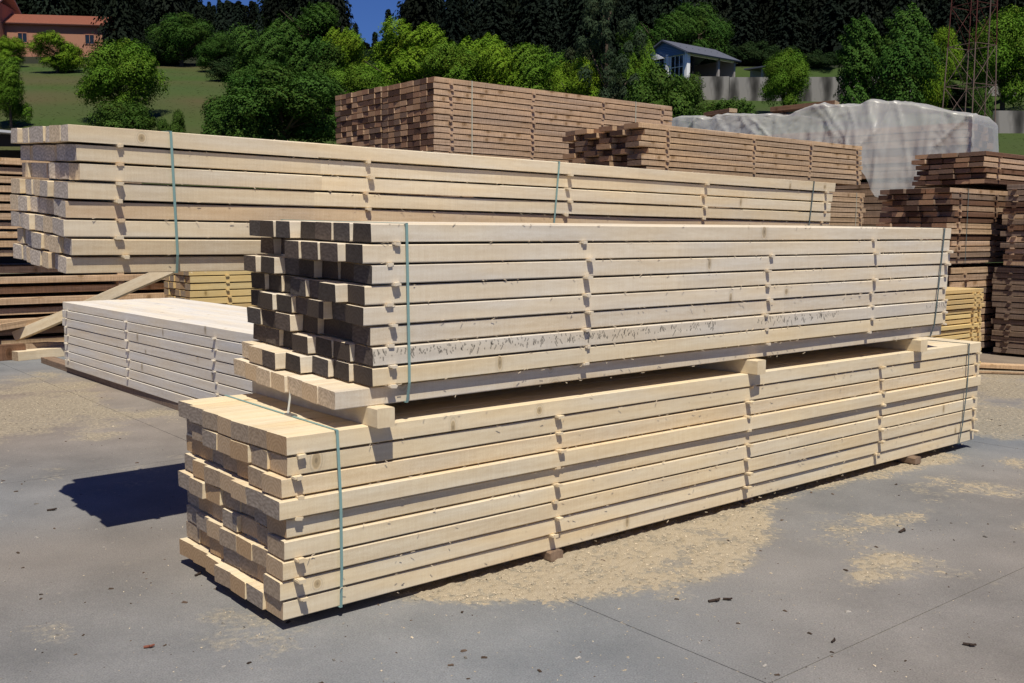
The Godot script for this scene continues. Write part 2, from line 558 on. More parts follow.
# Foliage of a leafy tree in a box one unit high and one unit wide: many small leaves on clumps that leave gaps.
func crown(style: String, sd: int) -> ArrayMesh:
	var r := RandomNumberGenerator.new()
	r.seed = sd
	var s := st_new()
	var clumps := []
	if style == "b":
		for i in 19:
			var a := r.randf() * TAU
			var y := r.randf_range(0.16, 0.82)
			var reach := 0.36 * sqrt(clampf(1.0 - pow((y - 0.45) / 0.55, 2.0), 0.05, 1.0))
			var q := reach * sqrt(r.randf_range(0.1, 1.0))
			clumps.append([Vector3(cos(a) * q, y, sin(a) * q), r.randf_range(0.12, 0.20)])
	elif style == "p":
		for i in 42:
			var y := r.randf_range(0.1, 0.92)
			var a := r.randf() * TAU
			var q := 0.40 * sqrt(r.randf()) * (0.55 + 0.45 * sin(PI * clampf(y * 1.05, 0, 1)))
			clumps.append([Vector3(cos(a) * q, y, sin(a) * q), r.randf_range(0.05, 0.085)])
	else:
		for i in 18:
			var a := r.randf() * TAU
			var q := 0.40 * sqrt(r.randf())
			clumps.append([Vector3(cos(a) * q, r.randf_range(0.1, 0.72) * (1.0 - q * 1.1), sin(a) * q), r.randf_range(0.12, 0.22)])
	var per := 2000 if style == "b" else 700 if style == "p" else 1300
	var size := 0.0112 if style == "b" else 0.0085 if style == "p" else 0.015
	for cl in clumps:
		var tone := r.randf_range(0.65, 1.35)
		var warm := r.randf_range(0.85, 1.3)
		var tall := 1.0 if style != "p" else 0.8
		for i in per:
			var n := Vector3(r.randfn(), r.randfn(), r.randfn()).normalized()
			if n.y < -0.35 and r.randf() < 0.6:
				n.y = -n.y
			var q: float = cl[1] * (0.55 + 0.5 * sqrt(r.randf())) * (1.0 + 0.18 * sin(n.x * 9.0 + n.y * 7.0))
			var p: Vector3 = cl[0] + Vector3(n.x, n.y * tall, n.z) * q
			var g := tone * r.randf_range(0.6, 1.45)
			leaf(s, p, (n + Vector3(r.randf_range(-0.45, 0.45), r.randf_range(-0.2, 0.7), r.randf_range(-0.45, 0.45))).normalized(), size * r.randf_range(0.7, 1.3), Color(g * warm * r.randf_range(0.9, 1.15), g, g * r.randf_range(0.8, 1.1)), r)
	return s.commit()

func limbs(style: String, sd: int) -> ArrayMesh:
	var r := RandomNumberGenerator.new()
	r.seed = sd
	var s := st_new()
	var top := 0.8 if style == "p" else 0.5
	if style == "s":
		for i in 5:
			var a := TAU * i / 5.0
			tube(s, Vector3(0, -0.02, 0), Vector3(cos(a) * 0.22, 0.45, sin(a) * 0.22), 0.018, 0.006, 5)
		return s.commit()
	tube(s, Vector3(0, -0.06, 0), Vector3(0.01, top * 0.5, 0.01), 0.034, 0.024)
	tube(s, Vector3(0.01, top * 0.5, 0.01), Vector3(-0.01, top, 0), 0.024, 0.012)
	for i in 8:
		var a := r.randf() * TAU
		var y := r.randf_range(0.16, top)
		var q := r.randf_range(0.18, 0.34)
		tube(s, Vector3(0, y, 0), Vector3(cos(a) * q, y + r.randf_range(0.12, 0.3), sin(a) * q), 0.014, 0.004, 5)
	return s.commit()

func pine_crown(sd: int) -> ArrayMesh:
	var r := RandomNumberGenerator.new()
	r.seed = sd
	var s := st_new()
	for t in 30:
		var y := 0.1 + 0.88 * t / 30.0
		var reach := 0.5 * pow(1.0 - (y - 0.08) / 0.95, 0.8) * r.randf_range(0.8, 1.1) + 0.015
		var n := 12 if t < 20 else 7
		for b in n:
			var a := TAU * (b + r.randf() * 0.8) / n
			var l := reach * r.randf_range(0.65, 1.1)
			var out := Vector3(cos(a), 0, sin(a))
			for k in 11:
				var f := (k + 0.6) / 11.0
				var p := out * l * f + Vector3(0, y - 0.10 * l * f * f * 2.0 + r.randf_range(-0.012, 0.012), 0)
				p += out.cross(Vector3.UP) * r.randf_range(-0.05, 0.05) * (1.1 - f)
				var g := r.randf_range(0.8, 1.15)
				leaf(s, p, (out * 0.7 + Vector3(r.randf_range(-0.35, 0.35), 0.7, r.randf_range(-0.35, 0.35))).normalized(), r.randf_range(0.018, 0.032), Color(g, g, g * r.randf_range(0.9, 1.1)), r)
	return s.commit()

func pine_trunk() -> ArrayMesh:
	var s := st_new()
	tube(s, Vector3(0, -0.05, 0), Vector3(0, 0.96, 0), 0.03, 0.003)
	return s.commit()

func leaf_mat(name_: String, c: Color, back := 0.5) -> StandardMaterial3D:
	var m := std(name_, c, 0.75)
	m.vertex_color_use_as_albedo = true
	m.backlight_enabled = true
	m.backlight = Color(back * 0.8, back, back * 0.3)
	m.metallic_specular = 0.1
	return m

func plant_tree(called: String, label: String, cat: String, group: String, x: float, z: float, h: float, w: float, crown_mesh: Mesh, trunk_mesh: Mesh, leafm: Material, barkm: Material) -> Node3D:
	var o := thing(called, label, cat, Vector3(x, terrain(x, z) - 0.1, z), rng.randf() * TAU, group)
	if called == "bush":
		h *= 1.3
	var b := Basis().scaled(Vector3(w * 1.08, h * 1.1, w * 1.08))
	part("crown", crown_mesh, leafm, o, Transform3D(b, Vector3.ZERO))
	part("trunk", trunk_mesh, barkm, o, Transform3D(b, Vector3.ZERO))
	return o

func plants() -> void:
	var bark := std("bark", Color(0.10, 0.075, 0.055), 0.95)
	var meshes := {}
	for k in ["b", "p", "s"]:
		meshes[k] = []
		for i in (4 if k == "b" else 1 if k == "p" else 2):
			meshes[k].append([crown(k, 100 + i * 7), limbs(k, 200 + i)])
	var greens := {"b": [leaf_mat("leaf_bright", Color(0.145, 0.25, 0.022)), leaf_mat("leaf_mid", Color(0.10, 0.19, 0.022)), leaf_mat("leaf_deep", Color(0.052, 0.112, 0.022))], "p": [leaf_mat("leaf_grey_green", Color(0.040, 0.062, 0.034), 0.3)], "s": [leaf_mat("leaf_shrub", Color(0.06, 0.115, 0.022))]}
	var deep := {"dim": 2, "big tree": 2, "tall mid": 2, "dark": 2, "shrubby": 2, "mid green": 1, "biggest": 1, "broad": 2}
	var names := {"b": ["broadleaf_tree", "tree"], "p": ["poplar_tree", "tree"], "s": ["bush", "bush"]}
	var list := [
		["b", -32.5, -66, 4.4, 2.9, "bright round bush cut by the left edge, below the pink house"],
		["b", -40.0, -90, 3.4, 4.7, "leafy green tree standing in front of the long red roof"],
		["b", -46.7, -95, 2.8, 3.4, "green bush at the left edge in front of the pink gable wall"],
		["b", -26.1, -68, 5.4, 6.2, "biggest lone green tree on the left meadow, above the pale stack end"],
		["s", -24.2, -63, 2.4, 4.1, "dark bush crowding the foot of the lone meadow tree"],
		["s", -20.0, -60, 2.3, 2.0, "small round bush on the meadow right of the lone tree"],
		["s", -15.5, -56, 3.2, 3.4, "low wide bush left of the big dark tree, above the pale stack"],
		["b", -13.2, -58, 5.0, 7.5, "broad dark green tree left of the tall brown stack, low on the slope"],
		["b", -18.0, -70, 3.7, 4.9, "rounded green tree above the left half of the broad dark tree"],
		["b", -15.3, -57, 3.9, 4.7, "low dark tree at the left foot of the broad dark tree"],
		["b", -11.9, -64, 3.8, 5.0, "round green tree between the broad dark tree and the tall brown stack"],
		["b", -11.5, -70, 2.5, 3.6, "small green crown touching the left end of the tall brown stack"],
		["b", -17.6, -72, 5.4, 5.6, "bright crowned tree above the broad dark tree, left one"],
		["b", -15.8, -76, 5.5, 6.3, "bright crowned tree above the broad dark tree, under the dark pines"],
		["b", -13.2, -78, 4.6, 4.0, "small round tree straight below the gap of blue sky"],
		["b", -9.7, -66, 4.2, 4.7, "light green tree just above the left corner of the tall brown stack"],
		["b", -7.9, -80, 4.9, 6.2, "tallest rounded crown right of the blue sky gap"],
		["b", -8.1, -70, 4.7, 6.6, "wide green crown above the corner of the tall brown stack"],
		["b", -4.9, -68, 5.0, 5.6, "green crown behind the strapped end of the tall brown stack"],
		["b", -2.4, -74, 5.0, 5.8, "rounded crown in the middle of the hedge row, second tallest"],
		["b", 0.1, -68, 4.9, 5.3, "green crown above the middle of the tall brown stack"],
		["b", 2.4, -66, 5.7, 5.4, "bright green crown left of the tall grey-green tree"],
		["b", 3.7, -62, 4.9, 3.7, "low green crown at the foot of the tall grey-green tree, left side"],
		["p", 5.6, -62, 9.0, 5.2, "tall grey-green tree taller than its hedge, left of the white house"],
		["b", 8.5, -70, 5.1, 3.0, "light green round bush at the left side of the white house"],
		["s", 8.0, -60, 4.9, 5.0, "dark bushes in front of the white house windows"],
		["s", 13.5, -82, 2.8, 3.3, "small shrub beside the corner of the white house"],
		["b", 20.2, -76, 4.8, 4.1, "light green young tree in front of the grey retaining wall"],
		["b", 23.7, -66, 7.4, 6.9, "big tree with bright clumps behind the plastic sheet"],
		["b", 32.3, -78, 6.7, 3.4, "bright yellow-green crown left of the lattice mast"],
		["s", 26.7, -58, 4.4, 1.9, "small yellow-green bush beside the foot of the mast"],
		["b", 37.4, -78, 7.9, 6.5, "tall mid green tree cut by the right edge, right of the mast"],
		["b", 18.0, -100, 5.9, 6.0, "dim green tree in front of the pines above the white house roof"],
		["b", 13.4, -98, 5.6, 6.9, "dim green tree between the tall grey-green tree and the pines"],
		["s", 13.7, -66, 2.1, 4.0, "low shrub on the grass below the retaining wall"],
		["b", -31.7, -98, 4.8, 5.9, "dark green tree on the ridge right of the long red roof"],
		["b", -26.7, -92, 3.2, 4.0, "dark shrubby tree at the upper edge of the meadow"],
		["b", -22.3, -108, 6.3, 8.9, "dark leafy tree among the pines left of the sky gap"],
	]
	var n := 0
	for t in list:
		var k: String = t[0]
		var which := 0 if n % 3 else 1
		for w in deep:
			if t[5].contains(w):
				which = deep[w]
		var mm: Array = meshes[k][n % meshes[k].size()]
		var g: Array = greens[k]
		plant_tree(names[k][0], t[5], names[k][1], "leafy trees and bushes on the slope", t[1], t[2], t[3], t[4], mm[0], mm[1], g[mini(which, g.size() - 1)], bark)
		n += 1
	var pine_m := leaf_mat("pine_needles", Color(0.009, 0.014, 0.010), 0.1)
	var pines := [pine_crown(41), pine_crown(42), pine_crown(43)]
	var ptrunk := pine_trunk()
	var plist := [
		[-36.4, -118, 7.8, 5.2, "dark pine on the skyline just left of the small sky gap"],
		[-38.3, -112, 8.1, 6.4, "dark pine behind the ridge trees right of the red roof"],
		[-47.6, -125, 8.5, 6.5, "dark pine rising behind the long red roof"],
		[-53.0, -130, 8.1, 6.1, "dark pine left of the others behind the red roof"],
		[-37.4, -140, 7.1, 7.3, "low conifer in the small sky gap at the top left"],
		[-27.0, -122, 8.3, 6.3, "dark pine right of the small sky gap"],
		[-21.0, -112, 7.6, 6.7, "tall dark pine beside the left edge of the blue sky"],
		[-19.3, -116, 7.4, 4.5, "spiky dark pine at the left rim of the blue sky"],
		[-18.4, -120, 6.6, 3.1, "short thin pine pointing into the blue sky gap"],
		[-20.2, -150, 10.9, 4.3, "small pine at the bottom of the blue sky gap"],
		[-15.8, -130, 10.0, 4.4, "slender pine at the right rim of the blue sky"],
		[-13.2, -124, 8.6, 5.5, "dark pine right of the slender pine by the blue sky"],
		[-10.4, -120, 8.6, 6.2, "tall dark pine on the right slope beside the sky"],
		[-6.6, -116, 7.8, 6.9, "dark pine above the rounded hedge crowns, left part"],
		[-2.0, -112, 7.7, 7.0, "dark pine above the rounded hedge crowns, middle part"],
		[2.3, -112, 7.9, 7.0, "dark pine above the rounded hedge crowns, right part"],
		[6.5, -110, 7.4, 6.3, "dark pine left of the tall grey-green tree"],
		[15.8, -120, 8.4, 6.9, "dark pine right of the tall grey-green tree"],
		[21.3, -118, 8.0, 7.3, "dark pine above the white house roof"],
		[25.1, -112, 7.4, 7.3, "dark pine right of the white house roof ridge"],
		[29.4, -110, 7.7, 7.1, "dark pine above the light green young tree"],
		[33.4, -106, 7.9, 7.4, "dark pine left of the big clumped tree"],
		[39.6, -106, 7.7, 6.9, "dark pine behind the big clumped tree"],
		[45.5, -108, 7.9, 7.0, "dark pine behind the lattice mast"],
		[52.6, -112, 7.9, 6.7, "dark pine at the right edge of the picture"],
	]
	for i in plist.size():
		var t = plist[i]
		plant_tree("pine_tree", t[4], "pine", "dark pines along the top of the hill", t[0], t[1], t[2], t[3], pines[i % 3], ptrunk, pine_m, bark)
	# the wood behind them, one dark mass of pines
	var xf := []
	var xc := []
	var r := RandomNumberGenerator.new()
	r.seed = 9
	for i in 1500:
		var dist := lerpf(104.0, 250.0, pow(r.randf(), 0.8))
		var u := r.randf_range(-0.75, 0.75)
		var x := u * dist
		var h := r.randf_range(8.0, 14.0)
		var y := terrain(x, -dist)
		var px := 512.0 + u * 1002.0
		var cap := 0.30
		if px > 340.0 and px < 402.0:
			cap = 0.19
		elif px > 198.0 and px < 276.0:
			cap = 0.228
		if px < 120.0 and dist < 118.0:
			continue
		if px > 600.0 and dist < 100.0:
			continue
		cap *= 1.0 - 0.13 * pow(r.randf(), 2.0)
		if (y + h - 1.65) / dist > cap:
			h = cap * dist + 1.65 - y
			if h < 4.0:
				continue
		xf.append(Transform3D(Basis(Vector3.UP, r.randf() * TAU).scaled(Vector3(h * 0.62, h, h * 0.62)), Vector3(x, y - 0.2, -dist)))
		var tone := r.randf_range(0.5, 1.9)
		xc.append(Color(tone * r.randf_range(0.9, 1.2), tone, tone * r.randf_range(0.8, 1.1)))
	scatter("pine_wood", pines[0], pine_m, xf, "dense dark pine wood covering the hillside behind the houses", "wood", xc)
	# scrub between the hedge and the wood
	var sx := []
	for i in 260:
		var dist := r.randf_range(72.0, 104.0)
		var u := r.randf_range(-0.36, 0.56)
		var px := 512.0 + u * 1002.0
		if px < 225.0 and dist < 96.0:
			continue
		if px > 636.0 and px < 860.0 and dist < 99.0:
			continue
		if px > 860.0 and dist < 84.0:
			continue
		var x := u * dist
		var h := r.randf_range(1.6, 3.4)
		sx.append(Transform3D(Basis(Vector3.UP, r.randf() * TAU).scaled(Vector3(h * 1.4, h, h * 1.4)), Vector3(x, terrain(x, -dist) - 0.15, -dist)))
	scatter("scrub", meshes["s"][1][0], leaf_mat("leaf_scrub", Color(0.026, 0.050, 0.018), 0.3), sx, "dark green scrub filling the slope between hedge trees and pine wood", "scrub")
	# meadow grass
	var s := st_new()
	for i in 9:
		var a := TAU * i / 9.0
		var out := Vector3(cos(a), 0, sin(a))
		var side := out.cross(Vector3.UP) * 0.05
		var c := r.randf_range(0.7, 1.3)
		for t in [out * 0.05 - side, out * 0.35 + Vector3(0, r.randf_range(0.05, 0.13), 0), out * 0.05 + side]:
			s.set_color(Color(c, c, c))
			s.set_normal((Vector3.UP + out * 0.4).normalized())
			s.add_vertex(t)
	var tuft := s.commit()
	var gx := []
	var gc := []
	var pn := FastNoiseLite.new()
	pn.seed = 4
	pn.frequency = 0.06
	for i in 18000:
		var dist := r.randf_range(42.0, 100.0)
		var u := r.randf_range(-0.56, 0.56)
		var x := u * dist
		if x > 12.0 and x < 32.0 and dist > 85.0 and dist < 99.0:
			continue
		var k := r.randf_range(0.22, 0.4)
		gx.append(Transform3D(Basis(Vector3.UP, r.randf() * TAU).scaled(Vector3(k, k * r.randf_range(0.5, 1.1), k)), Vector3(x, terrain(x, -dist) - 0.05, -dist)))
		gc.append(meadow_color(x, -dist, pn) * r.randf_range(0.95, 1.2))
	scatter("meadow_grass", tuft, leaf_mat("grass_blade", Color(1, 1, 1), 0.4), gx, "rough meadow grass on the slope, green and straw brown", "grass", gc)

func meadow_color(x: float, z: float, pn: FastNoiseLite) -> Color:
	var t := clampf(0.5 + 1.1 * pn.get_noise_2d(x * 0.6, z * 1.8), 0, 1)
	var c := Color(0.044, 0.076, 0.018).lerp(Color(0.078, 0.070, 0.030), t)
	if x > 4.0:
		c = c.lerp(Color(0.040, 0.068, 0.018), 0.75)
	if z < -100.0:
		c = Color(0.020, 0.024, 0.014)
	return c

func scatter(called: String, mesh: Mesh, m: Material, xf: Array, label: String, cat: String, cols := []) -> MultiMeshInstance3D:
	var mm := MultiMesh.new()
	mm.transform_format = MultiMesh.TRANSFORM_3D
	mm.use_colors = not cols.is_empty()
	mm.mesh = mesh
	mm.instance_count = xf.size()
	for i in xf.size():
		mm.set_instance_transform(i, xf[i])
		if cols:
			mm.set_instance_color(i, cols[i])
	var o := MultiMeshInstance3D.new()
	o.name = numbered(called)
	o.multimesh = mm
	o.material_override = m
	add_child(o)
	tag(o, label, cat)
	o.set_meta("kind", "stuff")
	return o

# ---------------------------------------------------------------- ground
var dust_noise := FastNoiseLite.new()

func bump(v: float, a: float, b: float, soft: float) -> float:
	return smoothstep(a - soft, a + soft, v) * (1.0 - smoothstep(b - soft, b + soft, v))

# How thickly sawdust lies at a place on the yard, 0 to 1.
func sawdust(x: float, z: float) -> float:
	var n := 0.634 * x + 0.773 * z
	var d := 0.773 * x - 0.634 * z
	var v := 0.0
	var reach := lerpf(-3.68, -3.02, smoothstep(2.2, 3.5, d) * (1.0 - smoothstep(4.0, 5.2, d)))
	reach += 0.08 * smoothstep(5.0, 6.4, d)
	v = maxf(v, bump(n, -4.9, reach, 0.2) * bump(d, 2.3, 7.6, 0.5) * 0.82)
	v = maxf(v, bump(n, -3.2, -2.9, 0.14) * bump(d, 4.9, 6.6, 0.4) * 0.34)
	v = maxf(v, bump(n, -12.5, -8.4, 0.8) * bump(d, 0.6, 3.2, 0.5) * 0.62)
	v = maxf(v, bump(n, -6.2, -3.4, 0.7) * bump(d, 8.2, 13.0, 0.7) * 0.6)
	v = maxf(v, bump(n, -3.6, -1.7, 0.5) * bump(d, 5.6, 8.6, 0.6) * 0.2)
	v = maxf(v, bump(n, -2.75, -2.35, 0.2) * bump(d, 3.6, 5.0, 0.5) * 0.38)
	v = maxf(v, 0.0)
	var q := dust_noise.get_noise_2d(x, z) * 1.15
	return clampf((v + q * 0.62 - 0.27) * 2.7, 0.0, 1.0)

func ground() -> void:
	dust_noise.seed = 12
	dust_noise.frequency = 0.9
	dust_noise.fractal_octaves = 5
	dust_noise.fractal_gain = 0.6
	# terrain: one sheet past the horizon of the valley
	var pn := FastNoiseLite.new()
	pn.seed = 4
	pn.frequency = 0.06
	var xs := []
	var zs := []
	for i in 91:
		xs.append(lerpf(-1.0, 1.0, i / 90.0) * (60.0 + 240.0 * pow(absf(i / 45.0 - 1.0), 2.0)))
	var z := 60.0
	while z > -330.0:
		zs.append(z)
		z -= 30.0 if z > -20.0 else 1.4 if z < -82.0 and z > -101.0 else 2.5 if z > -110.0 else 8.0
	var s := st_new()
	for j in zs.size():
		for i in xs.size():
			s.set_color(meadow_color(xs[i], zs[j], pn) if zs[j] < -34.0 else Color(0.16, 0.135, 0.10))
			s.add_vertex(Vector3(xs[i], terrain(xs[i], zs[j]) - 0.03, zs[j]))
	for j in zs.size() - 1:
		for i in xs.size() - 1:
			var a := j * xs.size() + i
			var b := a + xs.size()
			for q in [a, b, a + 1, a + 1, b, b + 1]:
				s.add_index(q)
	s.generate_normals()
	var gm := std("meadow_soil", Color(1, 1, 1), 0.95)
	gm.vertex_color_use_as_albedo = true
	struct("hillside_ground", s.commit(), gm)
	# concrete slabs of the yard
	var w := 1536
	var a := noise_bytes(71, w, w, 0.004, 1, 1, 4)
	var b := noise_bytes(72, w, w, 0.02, 1, 1, 4)
	var c := noise_bytes(73, w, w, 0.3, 1, 1, 2)
	var e := noise_bytes(74, w, w, 0.0016, 1, 1, 2)
	var out := PackedByteArray()
	out.resize(w * w * 3)
	var dn := Image.create_empty(384, 384, false, Image.FORMAT_L8)
	for y in 384:
		for x in 384:
			var dv := sawdust(-9.0 + 18.0 * (x + 0.5) / 384.0, -15.0 + 18.0 * (y + 0.5) / 384.0)
			dn.set_pixel(x, y, Color(dv, dv, dv))
	dn.resize(w, w, Image.INTERPOLATE_CUBIC)
	var dd := dn.get_data()
	for i in w * w:
		var v := 0.512 + (a[i] - 128) * 0.00035 + (b[i] - 128) * 0.00028 + (c[i] - 128) * 0.00014
		var t := (e[i] - 128) * 0.0003
		var u := clampf(dd[i] / 255.0 * 1.3 + (c[i] - 128) * 0.0045 * (1.0 if dd[i] > 8 else 0.25) - 0.06, 0, 1) * 0.72
		if c[i] > 232:
			u = maxf(u, 0.3)
		var j := i * 3
		var k := 0.90 + (c[i] - 128) * 0.0016
		out[j] = int(clampf(lerpf(v * 1.03 + t, 0.72 * k, u), 0, 1) * 255)
		out[j + 1] = int(clampf(lerpf(v * 0.992, 0.67 * k, u), 0, 1) * 255)
		out[j + 2] = int(clampf(lerpf(v * 0.95 - t, 0.57 * k, u), 0, 1) * 255)
	var cm := std("concrete", Color(1, 1, 1), 0.92, to_tex(w, w, out))
	var f := noise_bytes(81, 512, 512, 0.22, 1, 1, 4)
	var fo := PackedByteArray()
	fo.resize(512 * 512 * 3)
	for i in 512 * 512:
		var v := int(clampf(0.94 + (f[i] - 128) * 0.0011, 0, 1) * 255)
		fo[i * 3] = v
		fo[i * 3 + 1] = v
		fo[i * 3 + 2] = v
	var ft := to_tex(512, 512, fo)
	cm.detail_enabled = true
	cm.detail_albedo = ft
	cm.detail_blend_mode = BaseMaterial3D.BLEND_MODE_MUL
	cm.detail_uv_layer = BaseMaterial3D.DETAIL_UV_2
	cm.heightmap_enabled = false
	var yard := Node3D.new()
	yard.name = "concrete_yard"
	yard.set_meta("kind", "structure")
	add_child(yard)
	var gap := 0.006
	var bed := st_new()
	bx(bed, Vector3(0, -0.012, -8.0), Vector3(60, 0.016, 44))
	var bm := struct("joint_sand", bed.commit(), std("joint_sand", Color(0.30, 0.28, 0.25), 0.95))
	for i in range(-5, 3):
		for j in range(-3, 4):
			var n0 := -2.15 + 5.0 * i + gap / 2.0
			var d0 := 3.0 + 5.0 * j + gap / 2.0
			var n1 := n0 + 5.0 - gap
			var d1 := d0 + 5.0 - gap
			var q := st_new()
			var lift := 0.0
			var p := [yard_at(n0, d0, lift), yard_at(n1, d0, lift), yard_at(n1, d1, lift), yard_at(n0, d1, lift)]
			for t in [0, 2, 1, 0, 3, 2]:
				slab_vertex(q, p[t], Vector3.UP)
			for k in 4:
				var a0: Vector3 = p[k]
				var a1: Vector3 = p[(k + 1) % 4]
				var dn0 := Vector3(0, -0.025, 0)
				var nn := (a1 - a0).cross(Vector3.UP).normalized() * -1.0
				for t in [a0, a1 + dn0, a1, a0, a0 + dn0, a1 + dn0]:
					slab_vertex(q, t, nn)
			part("concrete_slab", q.commit(), cm, yard)

func slab_vertex(q: SurfaceTool, p: Vector3, n: Vector3) -> void:
	q.set_normal(n)
	q.set_uv(Vector2((p.x + 9.0) / 18.0, (p.z + 15.0) / 18.0))
	q.set_uv2(Vector2(p.x, p.z) / 1.1)
	q.add_vertex(p)

func litter() -> void:
	# sawdust and shavings: small flakes where the dust lies thick
	var s := st_new()
	for t in [[Vector3(-1, 0, -0.5), Vector3(-0.9, 0.1, 0.5), Vector3(0, 0.42, 0.4), Vector3(0.05, 0.4, -0.55)], [Vector3(0.05, 0.4, -0.55), Vector3(0, 0.42, 0.4), Vector3(1, 0.12, 0.45), Vector3(0.9, 0, -0.4)]]:
		quad(s, t[0], t[1], t[2], t[3])
	var flake := s.commit()
	var r := RandomNumberGenerator.new()
	r.seed = 31
	var xf := []
	var cols := []
	var tries := 0
	while xf.size() < 45000 and tries < 900000:
		tries += 1
		var z := -lerpf(3.0, 12.5, pow(r.randf(), 1.25))
		var x := r.randf_range(-0.56, 0.56) * -z
		var v := sawdust(x, z)
		if r.randf() > v * v * 0.8 + 0.006:
			continue
		var k := r.randf_range(0.0016, 0.0042) * (1.0 if r.randf() < 0.93 else 1.9)
		xf.append(Transform3D(Basis.from_euler(Vector3(r.randf_range(-0.5, 0.5), r.randf() * TAU, r.randf_range(-0.5, 0.5))).scaled(Vector3(k, k, k)), Vector3(x, 0.001 + 0.006 * v * r.randf(), z)))
		var g := r.randf_range(0.5, 1.2)
		cols.append(Color(0.56 * g, 0.47 * g, 0.34 * g))
	var fm := std("sawdust_flake", Color(1, 1, 1), 0.95)
	fm.vertex_color_use_as_albedo = true
	scatter("sawdust", flake, fm, xf, "pale sawdust and shavings spilled over the grey concrete", "sawdust", cols)
	# the dust lies in low uneven drifts along the foot of the lower front bundle
	var drift := FastNoiseLite.new()
	drift.seed = 77
	drift.frequency = 9.0
	drift.fractal_octaves = 4
	var dm := st_new()
	var ni := 130
	var nj := 460
	for i in ni + 1:
		for j in nj + 1:
			var p := yard_at(-3.95 + 1.75 * i / ni, 2.1 + 6.0 * j / nj)
			var v := sawdust(p.x, p.z)
			p.y = -0.007 + 0.0125 * v * (0.8 + 0.7 * drift.get_noise_2d(p.x * 0.5, p.z * 0.5)) + 0.013 * drift.get_noise_2d(p.x * 2.1, p.z * 2.1 + 9.0)
			dm.set_uv(Vector2(p.x, p.z) * 2.0)
			dm.add_vertex(p)
	for i in ni:
		for j in nj:
			var a := i * (nj + 1) + j
			var b := a + nj + 1
			for q in [a, a + 1, b, b, a + 1, b + 1]:
				dm.add_index(q)
	dm.generate_normals()
	var gn := noise_bytes(95, 512, 512, 0.35, 1, 1, 3)
	var go := PackedByteArray()
	go.resize(512 * 512 * 3)
	for i in 512 * 512:
		var k := 0.88 + (gn[i] - 128) * 0.0040
		go[i * 3] = int(clampf(0.745 * k, 0, 1) * 255)
		go[i * 3 + 1] = int(clampf(0.69 * k, 0, 1) * 255)
		go[i * 3 + 2] = int(clampf(0.595 * k, 0, 1) * 255)
	var so := struct("sawdust_drift", dm.commit(), std("sawdust_drift", Color(0.88, 0.88, 0.88), 0.95, to_tex(512, 512, go)))
	so.set_meta("kind", "stuff")
	tag(so, "low drift of pale sawdust along the foot of the lower front bundle", "sawdust")
	# grit and bits of bark
	var st := st_new()
	bx(st, Vector3(0, 0.15, 0), Vector3(2.0, 0.3, 0.9), Basis(Vector3.UP, 0.2))
	bx(st, Vector3(0.2, 0.35, 0.1), Vector3(1.2, 0.3, 0.6), Basis(Vector3(0.3, 1, 0.2).normalized(), 0.5))
	var crumb := st.commit()
	var gx := []
	var gc := []
	for i in 1300:
		var z := -lerpf(2.8, 14.0, pow(r.randf(), 1.4))
		var x := r.randf_range(-0.6, 0.6) * -z
		var k := 0.003 + 0.010 * pow(r.randf(), 4.0)
		gx.append(Transform3D(Basis(Vector3.UP, r.randf() * TAU).scaled(Vector3(k, k, k)), Vector3(x, 0.0, z)))
		var g := r.randf_range(0.4, 1.5)
		gc.append(Color(0.10 * g, 0.07 * g, 0.05 * g) if r.randf() < 0.7 else Color(0.3 * g, 0.28 * g, 0.25 * g))
	scatter("bark_grit", crumb, fm, gx, "scattered grit and dark crumbs of bark on the concrete", "grit", gc)
	# larger scraps one can tell apart
	var bark := std("bark_scrap", Color(0.045, 0.032, 0.025), 0.95)
	var reddish := std("red_scrap", Color(0.20, 0.075, 0.05), 0.9)
	var chip := std("wood_chip", Color(0.62, 0.45, 0.26), 0.9)
	var list := [
		["bark_scrap", "two-ended dark bark sliver on the bare concrete before the sawdust strip", bark, 0.92, -4.40, 0.05, 0.3],
		["bark_scrap", "shorter dark bark bit just right of the bark sliver", bark, 0.985, -4.42, 0.035, -0.2],
		["bark_scrap", "small dark bark scrap near the crossing of the slab joints, at lower right", bark, 1.32, -3.95, 0.028, 0.9],
		["bark_scrap", "flat brown bark scrap at the lower right corner of the yard", bark, 1.86, -3.92, 0.042, -0.5],
		["bark_scrap", "dark bark crumb on the left concrete below the block shadow", bark, -1.02, -4.35, 0.03, 0.2],
		["bark_scrap", "brown bark shred on the left concrete left of the block shadow", bark, -2.75, -5.85, 0.045, 0.4],
		["wood_scrap", "reddish wood splinter on the left foreground concrete", reddish, -1.45, -3.86, 0.035, 0.3],
		["bark_scrap", "tiny dark bark bit left of the lower bundle's near bottom corner", bark, -1.52, -4.72, 0.035, 1.1],
		["wood_chip", "pale wood chip near the right edge of the picture", chip, 3.45, -5.9, 0.09, 0.1],
		["bark_scrap", "thin dark stick among the right-hand sawdust spots", bark, 2.2, -5.5, 0.06, 0.8],
	]
	for t in list:
		var q := st_new()
		var l: float = t[5]
		bx(q, Vector3(0, 0.006, 0), Vector3(l, 0.010, l * 0.28), Basis(Vector3(0, 0, 1), 0.06), 0.003)
		bx(q, Vector3(l * 0.4, 0.009, l * 0.06), Vector3(l * 0.6, 0.008, l * 0.2), Basis(Vector3(0.1, 1, 0.1).normalized(), 0.5), 0.002)
		var o := part(t[0], q.commit(), t[2], self, Transform3D(Basis(Vector3.UP, t[6]), Vector3(t[3], 0.001, t[4])))
		tag(o, t[1], "bark scrap" if t[0] == "bark_scrap" else "wood scrap", "scraps lying on the concrete")

